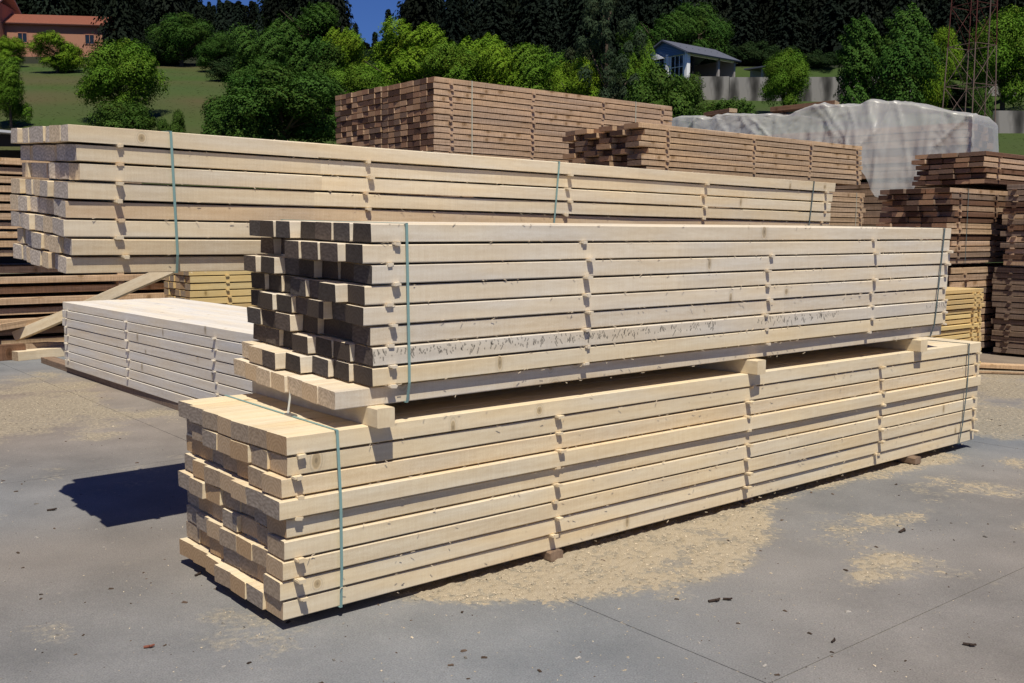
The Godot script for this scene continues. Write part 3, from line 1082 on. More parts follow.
# ---------------------------------------------------------------- the stacks
func front_stacks() -> void:
	var ex_a := [[0, 0, 0.01, 0.02, 0.03, 0.03, -0.01], [-0.02, 0, 0.03, 0.03, 0.02, 0, -0.10], [0.02, 0.02, -0.05, -0.06, -0.07, -0.05, -0.06], [0.06, 0.05, 0.05, 0.03, 0.02, 0.01, -0.01], [0, -0.05, -0.07, -0.04, 0.02, 0.04, 0.03], [0, -0.04, -0.06, -0.02, -0.06, -0.05, -0.06], [0.02, 0, 0.02, 0.03, 0, -0.01, -0.03], [0.03, -0.05, -0.04, -0.03, -0.04, -0.06, -0.04], [0.03, 0.05, 0.05, 0.05, 0.03, 0.02, 0.0]]
	bundle("lower front bundle of yellowish fresh-sawn beams with a green strap, sawdust at its foot", Vector3(-0.925, 0.05, -4.009), YAW, {
		"l": 5.943, "w": 0.1594, "h": 0.0780, "pitch": 0.0875, "nw": 7, "nl": 9, "segs": 5, "mat": mats.fresh, "ends": mats.end_fresh, "tilt_d": 0.002, "tilt_s": 0.005,
		"slots": [0.06, 1.5, 3.05, 4.52, 5.88], "straps": [[0.24, 0.02, mats.strap], [5.72, -0.03, mats.strap_dark]], "jx": 0.008, "jz": 0.003, "slack": 0.006, "slot_miss": 0.04, "splinters": 300,
		"layer_z": [0.002, -0.004, -0.008, 0.010, -0.014, -0.004, -0.002, -0.014, -0.020], "ends_x": func(t, i): return ex_a[t][i] * 0.5})
	var ex_b := [[0, 0, 0, 0, 0.07, 0.07, 0.04], [0.05, 0.10, 0.10, 0.11, -0.10, -0.10, -0.06], [0, -0.06, -0.05, 0.0, -0.02, 0.07, 0.07], [0.04, 0.10, 0.04, 0.08, 0, -0.02, 0], [0.05, 0, 0.08, 0.02, 0.06, 0.06, 0.04], [0, -0.05, -0.05, -0.02, 0.06, 0.06, 0.04], [0, 0, 0.02, 0.05, 0.02, 0.02, 0.0], [0, 0, 0.02, 0.07, 0.11, 0.11, 0.07], [0.15, 0.15, 0.14, 0.14, 0.13, 0.12, 0.10]]
	bundle("upper front bundle of dusty pale beams with dark grey ends, resting on wooden blocks", Vector3(-0.601, 0.914, -4.249), YAW, {
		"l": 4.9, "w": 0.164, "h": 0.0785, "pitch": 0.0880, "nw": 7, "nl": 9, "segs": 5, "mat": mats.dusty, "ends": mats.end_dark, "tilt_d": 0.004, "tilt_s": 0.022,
		"slots": [0.11, 1.25, 2.75, 3.89, 4.87], "straps": [[0.17, 0.02, mats.strap], [4.79, -0.06, mats.strap_dark]], "jx": 0.01, "jz": 0.003, "slack": 0.006, "slot_miss": 0.04, "splinters": 300,
		"layer_z": [0.004, 0.0, 0.003, -0.002, 0.002, -0.004, 0.004, 0.002, -0.020], "ends_x": func(t, i): return ex_b[t][i] * (0.65 if t < 7 else 1.0),
		"beam_mat": func(t, i): return mats.torn if t == 6 and i == 0 else mats.fresh[1] if t == 7 and i == 0 else null,
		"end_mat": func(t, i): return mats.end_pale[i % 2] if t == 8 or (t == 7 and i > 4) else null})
	bundle("pale cream beams with rough splintered ends, highest bundle at left, overhanging the dark block shadow", Vector3(-2.064, 1.458, -4.737), 0.85, {
		"l": 6.506, "w": 0.1425, "h": 0.0775, "pitch": 0.0880, "nw": 7, "nl": 8, "segs": 5, "mat": mats.cream, "ends": mats.end_grey, "tilt_d": -0.004, "tilt_s": 0.057,
		"slots": [0.22, 1.61, 3.22, 4.69, 6.38], "straps": [[0.46, 0.04, mats.strap], [3.11, -0.03, mats.strap], [6.17, -0.03, mats.strap_dark]], "jx": 0.022, "jz": 0.003, "rough": 0.003, "splinters": 280,
		"layer_z": [0.008, 0.0, 0.004, 0.006, -0.008, 0.0, 0.004, -0.020], "ends_x": func(t, i): return [0.0, -0.03, -0.03, 0.02, 0.01, 0.02, 0.02, 0.03][t] + i * [0.0, -0.005, -0.004, -0.005, -0.003, -0.002, -0.004, -0.007][t],
		"beam_mat": func(t, i): return mats.cream[6] if (t == 4 and i == 0) else null})
	bundle("low bundle of whitish dusty planks lying crosswise at left, nearest the sandy ground", Vector3(-5.31, 0.075, -11.81), 2.432, {
		"l": 6.0, "w": 0.1656, "h": 0.0875, "pitch": 0.0975, "nw": 8, "nl": 8, "segs": 2, "mat": mats.white, "ends": mats.end_pale, "tilt_d": 0.0, "tilt_s": 0.0,
		"slots": [0.14, 2.1, 4.2, 5.85], "jx": 0.03, "jz": 0.003, "slot_w": 0.04})
	# blocks between and below
	var blocks := [
		["dunnage_block", "wooden block under the near left end of the upper front bundle", 0.44, 0.075, 0.0],
		["dunnage_block", "wooden block under the middle of the upper front bundle, set askew", 3.03, 0.06, 0.07],
		["dunnage_block", "wooden block under the far right end of the upper front bundle", 4.98, 0.055, -0.03],
	]
	var da := Vector3(sin(YAW), 0.002, -cos(YAW)).normalized()
	var na := Vector3(cos(YAW), 0, sin(YAW))
	for b in blocks:
		var p: Vector3 = Vector3(-0.925, 0.05, -4.009) + da * b[2] + Vector3(0, 0.7755 + 0.0445, 0)
		var o := part(b[0], box_mesh(Vector3(0.088, 0.085, 1.22), 0.004), mats.fresh[0], self, Transform3D(Basis(Vector3.UP, PI / 2 - YAW + b[4]), p + na * (b[3] - 0.61)))
		tag(o, b[1], "wooden block", "wooden blocks between the two front bundles")
	for b in [["squared dark end of a ground bearer under the left part of the lower front bundle", 1.5, 0.0], ["ground bearer under the middle of the lower front bundle, in its shade", 3.2, -0.1], ["stubby ground bearer under the far right part of the lower front bundle", 5.0, 0.03]]:
		var p: Vector3 = Vector3(-0.925, 0.0245, -4.009) + da * b[1]
		var o := part("ground_bearer", box_mesh(Vector3(0.085, 0.049, 1.2), 0.006), mats.grey[1], self, Transform3D(Basis(Vector3.UP, PI / 2 - YAW), p + na * (b[2] - 0.6)))
		tag(o, b[0], "bearer", "bearers under the lower front bundle")
	# strap seal and loose tail on the lower bundle
	var seal := thing("strap_seal", "metal strap seal with a pale loose tail on top of the lower front bundle", "strap seal", Vector3(-0.925, 0.05 + 0.7755 + 0.008, -4.009) + da * 0.245 - na * 0.42, PI / 2 - YAW)
	part("seal", box_mesh(Vector3(0.03, 0.012, 0.07), 0.003), mats.steel, seal)
	var ts := st_new()
	var last := Vector3(0, 0.004, -0.03)
	for i in 7:
		var f := (i + 1) / 7.0
		var nx := Vector3(0.03 * sin(f * 2.0), 0.12 * sin(f * 1.6), -0.03 - 0.06 * f + 0.03 * f * f)
		bx(ts, (last + nx) / 2.0, Vector3(0.009, 0.002, last.distance_to(nx) + 0.002), Basis.looking_at(nx - last, Vector3.RIGHT.cross(nx - last)))
		last = nx
	part("strap_tail", ts.commit(), mats.plastic_tail, seal)
	# a hidden pile that carries the overhanging cream bundle
	var dc := Vector3(sin(0.85), 0, -cos(0.85))
	var nc := Vector3(cos(0.85), 0, sin(0.85))
	var base := Vector3(-2.064, 0, -4.737) - nc * 0.12
	for k in 2:
		bundle("%s bundle hidden behind the two front bundles, under the cream beams" % ["lowest", "middle"][k], base + dc * 1.6 + Vector3(0, 0.06 + k * 0.67, 0), 0.85, {"l": 4.7, "w": 0.2, "h": 0.10, "pitch": 0.115, "nw": 4, "nl": 5, "mat": mats.tan, "ends": mats.end_brown, "slots": [0.3, 2.3, 4.4], "group": "timber bundles hidden behind the front ones"})
	for x in [0.6, 2.3, 4.0]:
		for k in 2:
			var y := 0.03 if k == 0 else 0.06 + 0.56 + 0.05
			var o := part("dunnage_block", box_mesh(Vector3(0.09, 0.059 if k == 0 else 0.1, 0.8), 0.004), mats.tan[0], self, Transform3D(Basis(Vector3.UP, PI / 2 - 0.85), base + dc * (1.6 + x) - nc * 0.42 + Vector3(0, y, 0)))
			tag(o, "wooden block under the pile behind the front bundles, %s one, %s tier" % [["left", "middle", "right"][[0.6, 2.3, 4.0].find(x)], ["ground", "second"][k]], "wooden block", "wooden blocks hidden behind the front bundles")
		var o2 := part("dunnage_block", box_mesh(Vector3(0.09, 0.14, 0.8), 0.004), mats.tan[0], self, Transform3D(Basis(Vector3.UP, PI / 2 - 0.85), base + dc * (1.6 + x) - nc * 0.42 + Vector3(0, 1.29 + 0.07, 0)))
		tag(o2, "wooden block carrying the cream beams from below, %s of three" % ["left", "middle", "right"][[0.6, 2.3, 4.0].find(x)], "wooden block", "wooden blocks hidden behind the front bundles")

func back_stacks() -> void:
	var g := "older brown timber bundles at the back"
	# tall brown stack: two bundles side by side, on lower ones
	var eb := {"l": 6.0, "w": 0.205, "h": 0.086, "pitch": 0.104, "nw": 8, "nl": 13, "mat": mats.brown, "ends": mats.end_brown, "slots": [0.35, 2.2, 4.0, 5.7], "slot_w": 0.06, "straps": [[0.8, 0.0, mats.strap_pale], [4.9, 0.0, mats.strap_pale]], "strap_w": 0.02, "jx": 0.012, "jz": 0.005, "group": g}
	bundle("tall brown bundle at top centre, the nearer of the pair, its long side strapped", Vector3(-1.34, 2.98, -17.3), YAW, eb)
	eb.jx = 0.018
	eb.straps = []
	bundle("left-hand brown bundle of the top centre pair, seen by its ragged ends only", Vector3(-1.34, 3.0, -17.3) + yard_at(-1.72, 0.02), YAW, eb)
	for k in 2:
		for j in 2:
			bundle("%s brown bundle under the %s of the tall top centre pair" % [["lowest", "middle"][k], ["nearer", "left-hand one"][j]], Vector3(-1.34, 0.08 + k * 1.45, -17.3) + yard_at(-1.72 * j, 0.1), YAW, {"l": 5.8, "w": 0.41, "h": 0.16, "pitch": 0.178, "nw": 4, "nl": 8, "mat": mats.brown, "ends": mats.end_brown, "slots": [0.4, 2.9, 5.4], "slot_w": 0.08, "jx": 0.05, "group": g})
	# brown stack right of it, nearer
	var hollow := func(t, i): return [0.04, -0.14, 0.0, -0.16, 0.02, -0.12][(i + t * 5 + (t / 3)) % 6]
	bundle("brown bundle with a chequer of recessed ends, left of the plastic sheet", Vector3(1.9, 2.62, -15.2), YAW, {"l": 6.0, "w": 0.29, "h": 0.074, "pitch": 0.0915, "nw": 6, "nl": 8, "mat": mats.tan, "ends": mats.end_brown, "slots": [0.6, 2.75, 4.35, 5.85], "slot_w": 0.06, "jx": 0.05, "jz": 0.006, "ends_x": hollow, "group": g})
	bundle("brown bundle below the chequered one, its right end showing beside the pale bundle", Vector3(1.9, 1.36, -15.2) + yard_at(0, 0.1), YAW, {"l": 6.05, "w": 0.29, "h": 0.078, "pitch": 0.0935, "nw": 6, "nl": 12, "mat": mats.tan, "ends": mats.end_brown, "slots": [0.5, 2.75, 4.5, 5.9], "slot_w": 0.05, "straps": [[5.75, 0.0, mats.strap_pale]], "jx": 0.06, "jz": 0.006, "group": g})
	bundle("lowest brown bundle under the chequered one, hidden by the front stacks", Vector3(1.9, 0.08, -15.2) + yard_at(0, 0.1), YAW, {"l": 5.9, "w": 0.43, "h": 0.16, "pitch": 0.175, "nw": 4, "nl": 7, "mat": mats.tan, "ends": mats.end_brown, "slots": [0.5, 2.75, 5.4], "slot_w": 0.08, "jx": 0.05, "group": g})
	# right: dark stacks
	var hx := func(t, i): return [0.0, -0.03, 0.02, -0.05, 0.03][(i * 3 + t * 2) % 5]
	bundle("topmost dark bundle of short boards at right, just below the plastic sheet", Vector3(6.52, 2.40, -14.0), YAW, {"l": 5.0, "w": 0.21, "h": 0.058, "pitch": 0.076, "nw": 5, "nl": 6, "mat": mats.mixed, "ends": mats.end_brown, "slots": [0.4, 2.4, 4.6], "slot_w": 0.05, "jx": 0.03, "jz": 0.02, "ends_x": hx, "group": g})
	bundle("strapped dark bundle at right, below the topmost one, behind the pale bundle's end", Vector3(5.85, 1.30, -13.5), YAW, {"l": 5.0, "w": 0.21, "h": 0.064, "pitch": 0.079, "nw": 5, "nl": 13, "mat": mats.mixed, "ends": mats.end_brown, "slots": [0.25, 1.3, 3.0, 4.7], "slot_w": 0.05, "straps": [[0.45, 0.0, mats.strap_dark]], "jx": 0.06, "jz": 0.012, "ends_x": hx, "group": g})
	bundle("lowest dark bundle at right, behind the yellow boards", Vector3(5.85, 0.08, -13.5) + yard_at(-0.02, 0.15), YAW, {"l": 4.8, "w": 0.21, "h": 0.08, "pitch": 0.098, "nw": 5, "nl": 12, "mat": mats.mixed, "ends": mats.end_brown, "slots": [0.4, 2.4, 4.4], "slot_w": 0.06, "jx": 0.06, "group": g})
	bundle("brown bundle lying crosswise at the right edge, upper of two", yard_at(-6.5, 14.15, 1.27), 2.455, {"l": 4.5, "w": 0.2, "h": 0.068, "pitch": 0.080, "nw": 5, "nl": 14, "mat": mats.mixed, "ends": mats.end_brown, "slots": [0.12, 0.35, 2.0, 4.0], "slot_w": 0.06, "jx": 0.05, "jz": 0.014, "slack": 0.03, "group": g})
	bundle("dark grey weathered bundle lying crosswise at the right edge, on the ground", yard_at(-6.6, 14.2, 0.04), 2.455, {"l": 4.7, "w": 0.2, "h": 0.069, "pitch": 0.0805, "nw": 5, "nl": 15, "mat": mats.grey, "ends": mats.end_brown, "slots": [0.2, 2.2, 4.2], "slot_w": 0.06, "jx": 0.05, "jz": 0.016, "slack": 0.03, "group": g})
	bundle("small stack of bright yellow boards behind the right ends of the front bundles", yard_at(-5.92, 8.85, 0.06), YAW, {"l": 3.6, "w": 0.2, "h": 0.047, "pitch": 0.0610, "nw": 4, "nl": 16, "mat": mats.yellow, "ends": mats.end_fresh, "slots": [0.3, 2.0, 3.35, 3.5], "slot_w": 0.04, "jx": 0.03, "jz": 0.012})
	bundle("brown boards just behind the small yellow stack", yard_at(-7.0, 9.1, 0.06), YAW, {"l": 3.6, "w": 0.22, "h": 0.085, "pitch": 0.105, "nw": 4, "nl": 11, "mat": mats.brown, "ends": mats.end_brown, "slots": [0.3, 2.0, 3.2], "slot_w": 0.05, "jx": 0.05, "group": g})
	# left: behind the white planks
	bundle("yellowish bundle behind the white planks, below the strapped cream bundle", yard_at(-13.43, 5.3, 0.08), YAW, {"l": 4.5, "w": 0.19, "h": 0.085, "pitch": 0.1, "nw": 5, "nl": 11, "mat": mats.yellow, "ends": mats.end_fresh, "slots": [0.55, 2.2, 4.1], "slot_w": 0.05, "jx": 0.02})
	bundle("dark brown loose-laid beams at left, in the shade under a jutting bundle", yard_at(-14.75, -0.9, 0.12), YAW, {"l": 6.75, "w": 0.24, "h": 0.09, "pitch": 0.142, "nw": 5, "nl": 8, "mat": mats.tan, "ends": mats.end_brown, "slots": [0.4, 2.2, 4.0, 5.7], "slot_w": 0.09, "jx": 0.12, "jz": 0.09, "group": g})
	bundle("grey-brown bundle jutting forward on the left, behind the cream bundle's ragged ends", yard_at(-14.6, -1.0, 1.34), YAW, {"l": 6.1, "w": 0.24, "h": 0.085, "pitch": 0.121, "nw": 5, "nl": 11, "mat": mats.tan, "ends": mats.end_brown, "slots": [0.4, 2.2, 4.0, 5.7], "slot_w": 0.08, "jx": 0.1, "jz": 0.03, "group": g})
	for x in [0.5, 2.8, 5.2]:
		var o := part("dunnage_block", box_mesh(Vector3(0.1, 0.118, 1.3), 0.004), mats.brown[1], self, Transform3D(Basis(Vector3.UP, PI / 2 - YAW), yard_at(-15.35, -0.9 + x, 0.06)))
		tag(o, "wooden block under the dark brown beams, %s of three" % ["left", "middle", "right"][[0.5, 2.8, 5.2].find(x)], "wooden block", "wooden blocks under the left brown stack")
	loose_board("pale loose board leaning up from the left, its end behind the white planks", Vector3(-6.62, 0.28, -13.35), Vector3(-4.35, 1.22, -12.98), Vector2(0.16, 0.13), mats.fresh[2])
	loose_board("tan beam lying on the ground at the left edge", yard_at(-14.45, 0.6, 0.12), yard_at(-14.4, 4.5, 0.13), Vector2(0.13, 0.11), mats.tan[2])
	loose_board("short dark beam end under the leaning board at left", yard_at(-14.2, 2.4, 0.1), yard_at(-14.25, 3.35, 0.1), Vector2(0.16, 0.2), mats.dark[1])
	loose_board("pale offcut lying slantwise in front of the dark beams at left", yard_at(-14.3, 1.6, 0.24), yard_at(-14.5, 3.0, 0.42), Vector2(0.14, 0.06), mats.fresh[1])
	loose_board("warm brown plank leaning low against the dark beams at left", yard_at(-14.25, 2.2, 0.32), yard_at(-14.6, 4.9, 0.62), Vector2(0.12, 0.08), mats.tan[0])
	loose_board("short pale block end among the offcuts at left", yard_at(-14.1, 3.2, 0.06), yard_at(-14.3, 3.9, 0.06), Vector2(0.2, 0.12), mats.cream[2])
	loose_board("grey bearer timber sticking out under the white planks", Vector3(-5.95, 0.037, -12.75), Vector3(-2.2, 0.037, -8.3), Vector2(0.16, 0.074), mats.grey[1])
	loose_board("second bearer timber in the shade under the white planks", Vector3(-4.6, 0.037, -12.6), Vector3(-0.8, 0.037, -8.1), Vector2(0.16, 0.074), mats.grey[2])
	loose_board("brown board scrap lying on the ground at the right edge", Vector3(5.75, 0.05, -12.6), Vector3(6.9, 0.04, -12.3), Vector2(0.2, 0.05), mats.tan[3])
	loose_board("thin pale lath beside the brown board scrap at the right edge", Vector3(5.4, 0.02, -12.2), Vector3(6.7, 0.02, -11.9), Vector2(0.06, 0.025), mats.tan[0])

func loose_board(label: String, a: Vector3, b: Vector3, size: Vector2, m: Material) -> void:
	var l := a.distance_to(b)
	var x := (b - a).normalized()
	var z := x.cross(Vector3.UP).normalized()
	var y := z.cross(x)
	var mesh := beam_mesh(l, size.x, size.y, 1, 3, 0.003)
	var o := part("loose_board", mesh, [m, mats.end_fresh[1]], self, Transform3D(Basis(x, y, z), a))
	tag(o, label, "board", "loose boards and bearers")

func covered_pile() -> void:
	var o0 := Vector3(3.74, 0, -24.0)
	var ax := Vector3(0.77, 0, 0.636)
	var out := Vector3(-0.636, 0, 0.77)
	for k in 3:
		bundle("%s bundle of the pile under the plastic sheet" % ["lowest", "middle", "top"][k], o0 + ax * 0.1 - out * 0.15 + Vector3(0, 0.06 + 1.4 * k, 0), PI - 0.881, {"l": 6.5, "w": 0.4, "h": 0.13, "pitch": 0.15, "nw": 4, "nl": 9 if k < 2 else 7, "mat": mats.brown, "ends": mats.end_brown, "slots": [0.4, 3.3, 6.1], "slot_w": 0.08, "jx": 0.06, "jz": 0.03, "group": "timber pile under the plastic sheet"})
	# the sheet: along the pile, up from the back edge, over the top and down in front
	var nz := FastNoiseLite.new()
	nz.seed = 17
	nz.frequency = 0.3
	nz.fractal_octaves = 2
	var fold := FastNoiseLite.new()
	fold.seed = 5
	fold.frequency = 0.9
	var nu := 190
	var nv := 70
	var creases := []
	var cr := RandomNumberGenerator.new()
	cr.seed = 3
	for i in 34:
		creases.append([cr.randf_range(0.0, 7.4), cr.randf_range(-1.6, 1.6), cr.randf_range(0.03, 0.10), cr.randf_range(0.02, 0.09)])
	var s := st_new()
	for i in nu + 1:
		var u := -0.2 + 7.75 * i / nu
		var over := maxf(0.0, u - 6.72)
		var along := u - over * 0.8
		var ridge := 4.40 - 0.10 * exp(-pow((u - 0.9) / 0.22, 2.0)) - 0.14 * exp(-pow((u - 2.9) / 0.45, 2.0)) + 0.03 * sin(u * 2.3) - 0.46 * smoothstep(4.9, 7.0, u) + 0.06 * exp(-pow((u - 4.7) / 0.3, 2.0)) - over * 2.4
		var drop := 0.95 + 0.25 * sin(u * 2.1) + 1.15 * smoothstep(4.2, 5.15, u) * (1.0 - smoothstep(5.6, 6.1, u))
		drop *= 1.0 + 0.10 * fold.get_noise_2d(u * 1.6, 40.0)
		drop -= 0.2 * smoothstep(6.3, 7.2, u)
		for j in nv + 1:
			var v := float(j) / nv
			var across := 0.0
			var y := ridge
			if v < 0.15:
				across = -1.75
				y = ridge - 0.6 * (0.15 - v) / 0.15
			elif v < 0.5:
				var f := (v - 0.15) / 0.35
				across = lerpf(-1.75, 0.05, f)
				y = ridge + 0.06 * sin(f * PI)
			else:
				var f := (v - 0.5) / 0.5
				across = 0.05 + 0.10 * f + 0.35 * f * exp(-pow((u - 5.0) / 1.0, 2.0)) + 0.35 * over
				y = ridge - drop * f
				across += 0.05 * sin(u * 9.0 + fold.get_noise_2d(u * 1.5, 3.0) * 6.0) * f
			var wr := nz.get_noise_2d(u * 2.2 + v * 1.4, v * 5.0)
			var wr2 := absf(fold.get_noise_2d(u * 2.6 - v * 2.4, v * 3.2 + u))
			var crease := 0.0
			for c in creases:
				var t: float = (u - c[0] - c[1] * (v - 0.5) - 0.12 * sin(v * 5.0 + c[0])) / c[2]
				crease += c[3] * exp(-absf(t))
			y += 0.05 * wr - 0.03 * wr2 + crease * (0.5 if v < 0.5 else 0.15)
			across += 0.04 * wr2 + 0.05 * wr + crease * (0.2 if v < 0.5 else 0.9)
			var p := o0 + ax * along + out * across + Vector3(0, y, 0)
			s.set_uv(Vector2(u, v * 3.0))
			s.add_vertex(p)
	for i in nu:
		for j in nv:
			var a := i * (nv + 1) + j
			var b := a + nv + 1
			for q in [a, a + 1, b, b, a + 1, b + 1]:
				s.add_index(q)
	s.generate_normals()
	var pm := std("plastic_sheet", Color(0.62, 0.63, 0.60), 0.36)
	pm.albedo_color.a = 0.5
	pm.transparency = BaseMaterial3D.TRANSPARENCY_ALPHA
	pm.metallic_specular = 0.75
	pm.backlight_enabled = true
	pm.backlight = Color(0.5, 0.5, 0.5)
	var o := part("plastic_sheet", s.commit(), pm, self)
	tag(o, "wrinkled translucent whitish plastic sheet draped over a timber pile", "plastic sheet")
	loose_board("dark board end poking up through the left of the plastic sheet", o0 + ax * 0.6 - out * 0.6 + Vector3(0, 4.50, 0), o0 + ax * 1.4 - out * 0.35 + Vector3(0, 4.52, 0), Vector2(0.25, 0.09), mats.dark[0])
	loose_board("dark boards lying on top of the plastic sheet left of its peak", o0 + ax * 2.3 - out * 0.5 + Vector3(0, 4.47, 0), o0 + ax * 3.7 - out * 0.7 + Vector3(0, 4.53, 0), Vector2(0.4, 0.1), mats.dark[2])

# ---------------------------------------------------------------- buildings
func box_part(called: String, m: Material, parent: Node, c: Vector3, size: Vector3, ch := 0.0) -> MeshInstance3D:
	return part(called, box_mesh(size, ch), m, parent, Transform3D(Basis(), c))

func slab_part(called: String, m: Material, parent: Node, pts: Array, thick: float) -> MeshInstance3D:
	# a flat polygon given its thickness downwards along its normal
	var s := st_new()
	var n: Vector3 = (pts[1] - pts[0]).cross(pts[2] - pts[0]).normalized()
	for i in range(1, pts.size() - 1):
		tri(s, pts[0], pts[i], pts[i + 1])
		tri(s, pts[0] - n * thick, pts[i + 1] - n * thick, pts[i] - n * thick)
	for i in pts.size():
		var a: Vector3 = pts[i]
		var b: Vector3 = pts[(i + 1) % pts.size()]
		quad(s, a, a - n * thick, b - n * thick, b)
	return part(called, s.commit(), m, parent)

func window_part(parent: Node, c: Vector3, w: float, h: float, along: Vector3, nx: int, ny: int, fm: Material, gm: Material) -> void:
	var outv := along.cross(Vector3.UP)
	var b := Basis(along, Vector3.UP, outv)
	var s := st_new()
	for k in [-1, 1]:
		bx(s, Vector3(k * w / 2.0, 0, 0), Vector3(0.12, h, 0.09))
		bx(s, Vector3(0, k * h / 2.0, 0), Vector3(w - 0.07, 0.07, 0.09))
	for k in range(1, nx):
		bx(s, Vector3(-w / 2.0 + w * k / nx, 0, 0), Vector3(0.05, h - 0.07, 0.07))
	for k in range(1, ny):
		bx(s, Vector3(0, -h / 2.0 + h * k / ny, 0.004), Vector3(w - 0.07, 0.05, 0.06))
	var f := part("window", s.commit(), fm, parent, Transform3D(b, c))
	for i in nx:
		for j in ny:
			part("pane", box_mesh(Vector3(w / nx - 0.055, h / ny - 0.055, 0.012)), gm, f, Transform3D(Basis(), Vector3(-w / 2.0 + w * (i + 0.5) / nx, -h / 2.0 + h * (j + 0.5) / ny, -0.01)))

func buildings() -> void:
	var white := std("white_paint", Color(0.84, 0.85, 0.86), 0.6)
	var blue := std("blue_grey_boards", Color(0.16, 0.24, 0.33), 0.7)
	var slate := std("slate_roof", Color(0.10, 0.108, 0.135), 0.6)
	var glass := std("window_glass", Color(0.015, 0.02, 0.025), 0.08)
	glass.metallic_specular = 0.6
	var wall := std("rendered_wall", Color(0.30, 0.28, 0.27), 0.9)
	var darkm := std("dark_interior", Color(0.02, 0.02, 0.02), 0.9)
	# white house: ridge along local x (into the picture to the right), gable towards -x; +z is its right-hand long side
	var o := thing("white_house", "small white house with blue-grey gable and grey roof above the retaining wall", "house", Vector3(15.3, 14.85, -90.0), PI / 2 - YAW)
	var w := 5.3
	var l := 6.6
	var e := 2.75
	var r := 4.1
	box_part("floor_slab", wall, o, Vector3(l / 2, 0.1, -w / 2), Vector3(l + 0.2, 0.2, w + 0.2))
	box_part("wall", wall, o, Vector3(l / 2 + 1.6, e / 2 + 0.2, -w + 0.1), Vector3(l - 3.2, e, 0.2))
	box_part("back_wall", wall, o, Vector3(l - 0.1, e / 2 + 0.2, -w / 2), Vector3(0.2, e, w))
	box_part("inner_wall", darkm, o, Vector3(1.0, e / 2 + 0.2, -w / 2), Vector3(0.15, e, w - 0.5))
	# boards of the gable
	var nb := 9
	for k in nb:
		var y0 := e + (r - e) * k / nb
		var y1 := e + (r - e) * (k + 1) / nb
		var h0 := (w / 2 + 0.25) * (1.0 - float(k) / nb)
		var h1 := (w / 2 + 0.25) * (1.0 - float(k + 1) / nb)
		var s := st_new()
		var q := func(x, y, z): return Vector3(x, y, -w / 2 + z)
		quad(s, q.call(-0.12, y0, -h0), q.call(-0.12, y0, h0), q.call(-0.09, y1 - 0.01, h1), q.call(-0.09, y1 - 0.01, -h1))
		quad(s, q.call(0.0, y0, h0), q.call(0.0, y0, -h0), q.call(0.0, y1 - 0.01, -h1), q.call(0.0, y1 - 0.01, h1))
		quad(s, q.call(0.0, y0, -h0), q.call(0.0, y0, h0), q.call(-0.12, y0, h0), q.call(-0.12, y0, -h0))
		part("gable_board", s.commit(), blue, o)
	for k in [[0.1, -0.14], [0.1, -2.35], [0.1, -w + 0.14]]:
		box_part("column", white, o, Vector3(k[0], e / 2 + 0.2, k[1]), Vector3(0.42, e, 0.34), 0.03)
	box_part("column", wall, o, Vector3(4.3, e / 2 + 0.2, -0.14), Vector3(0.25, e, 0.25), 0.03)
	box_part("beam", white, o, Vector3(l / 2, e + 0.02, -0.13), Vector3(l - 0.3, 0.28, 0.2))
	box_part("front_wall", white, o, Vector3(0.2, e / 2 + 0.2, -w / 2), Vector3(0.12, e, w - 0.2))
	for z in [[-1.3, 1.5], [-3.75, 1.9]]:
		window_part(o, Vector3(0.1, e / 2 + 0.35, z[0]), z[1], e - 0.75, Vector3(0, 0, 1), 3, 2, white, glass)
	box_part("railing", white, o, Vector3(-0.9, 0.6, -w + 0.5), Vector3(1.2, 0.9, 0.08))
	# porch pediment, pale triangle over the left window
	slab_part("pediment", white, o, [Vector3(-0.26, e - 0.15, -w - 0.1), Vector3(-0.26, e - 0.15, -2.5), Vector3(-0.26, e + 0.62, -3.9)], -0.05)
	var rf := slab_part("roof", slate, o, [Vector3(-0.5, r + 0.12, -w / 2), Vector3(-0.5, e + 0.02, 0.45), Vector3(l + 0.3, e + 0.02, 0.45), Vector3(l + 0.3, r + 0.12, -w / 2)], 0.12)
	slab_part("roof", slate, o, [Vector3(-0.5, r + 0.12, -w / 2), Vector3(l + 0.3, r + 0.12, -w / 2), Vector3(l + 0.3, e + 0.02, -w - 0.45), Vector3(-0.5, e + 0.02, -w - 0.45)], 0.12)
	for k in 8:
		box_part("roof_seam", slate, rf, Vector3(0.2 + k * 0.85, (r + e) / 2 + 0.1, -w / 4 + 0.225), Vector3(0.05, 0.06, 0.05))
	# lean-to beside it
	var sh := thing("lean_to_shed", "low dark lean-to behind the right end of the white house", "shed", Vector3(22.6, 14.9, -93.6), PI / 2 - YAW)
	box_part("wall", wall, sh, Vector3(1.6, 1.0, -1.2), Vector3(3.0, 2.0, 0.15))
	box_part("post", wall, sh, Vector3(0.2, 1.0, 0), Vector3(0.15, 2.0, 0.15))
	box_part("post", wall, sh, Vector3(3.0, 1.0, 0), Vector3(0.15, 2.0, 0.15))
	box_part("roof", slate, sh, Vector3(1.6, 2.1, -0.5), Vector3(3.8, 0.12, 2.4))
	# retaining walls
	var conc := std("old_concrete_wall", Color(0.25, 0.24, 0.225), 0.95)
	var nt := noise_bytes(91, 256, 256, 0.02, 1, 4, 4)
	var no := PackedByteArray()
	no.resize(256 * 256 * 3)
	for i in 256 * 256:
		var v := int(clampf(0.8 + (nt[i] - 128) * 0.004, 0, 1) * 255)
		for c in 3:
			no[i * 3 + c] = v
	conc.albedo_texture = to_tex(256, 256, no)
	conc.uv1_triplanar = true
	conc.uv1_scale = Vector3(0.12, 0.12, 0.12)
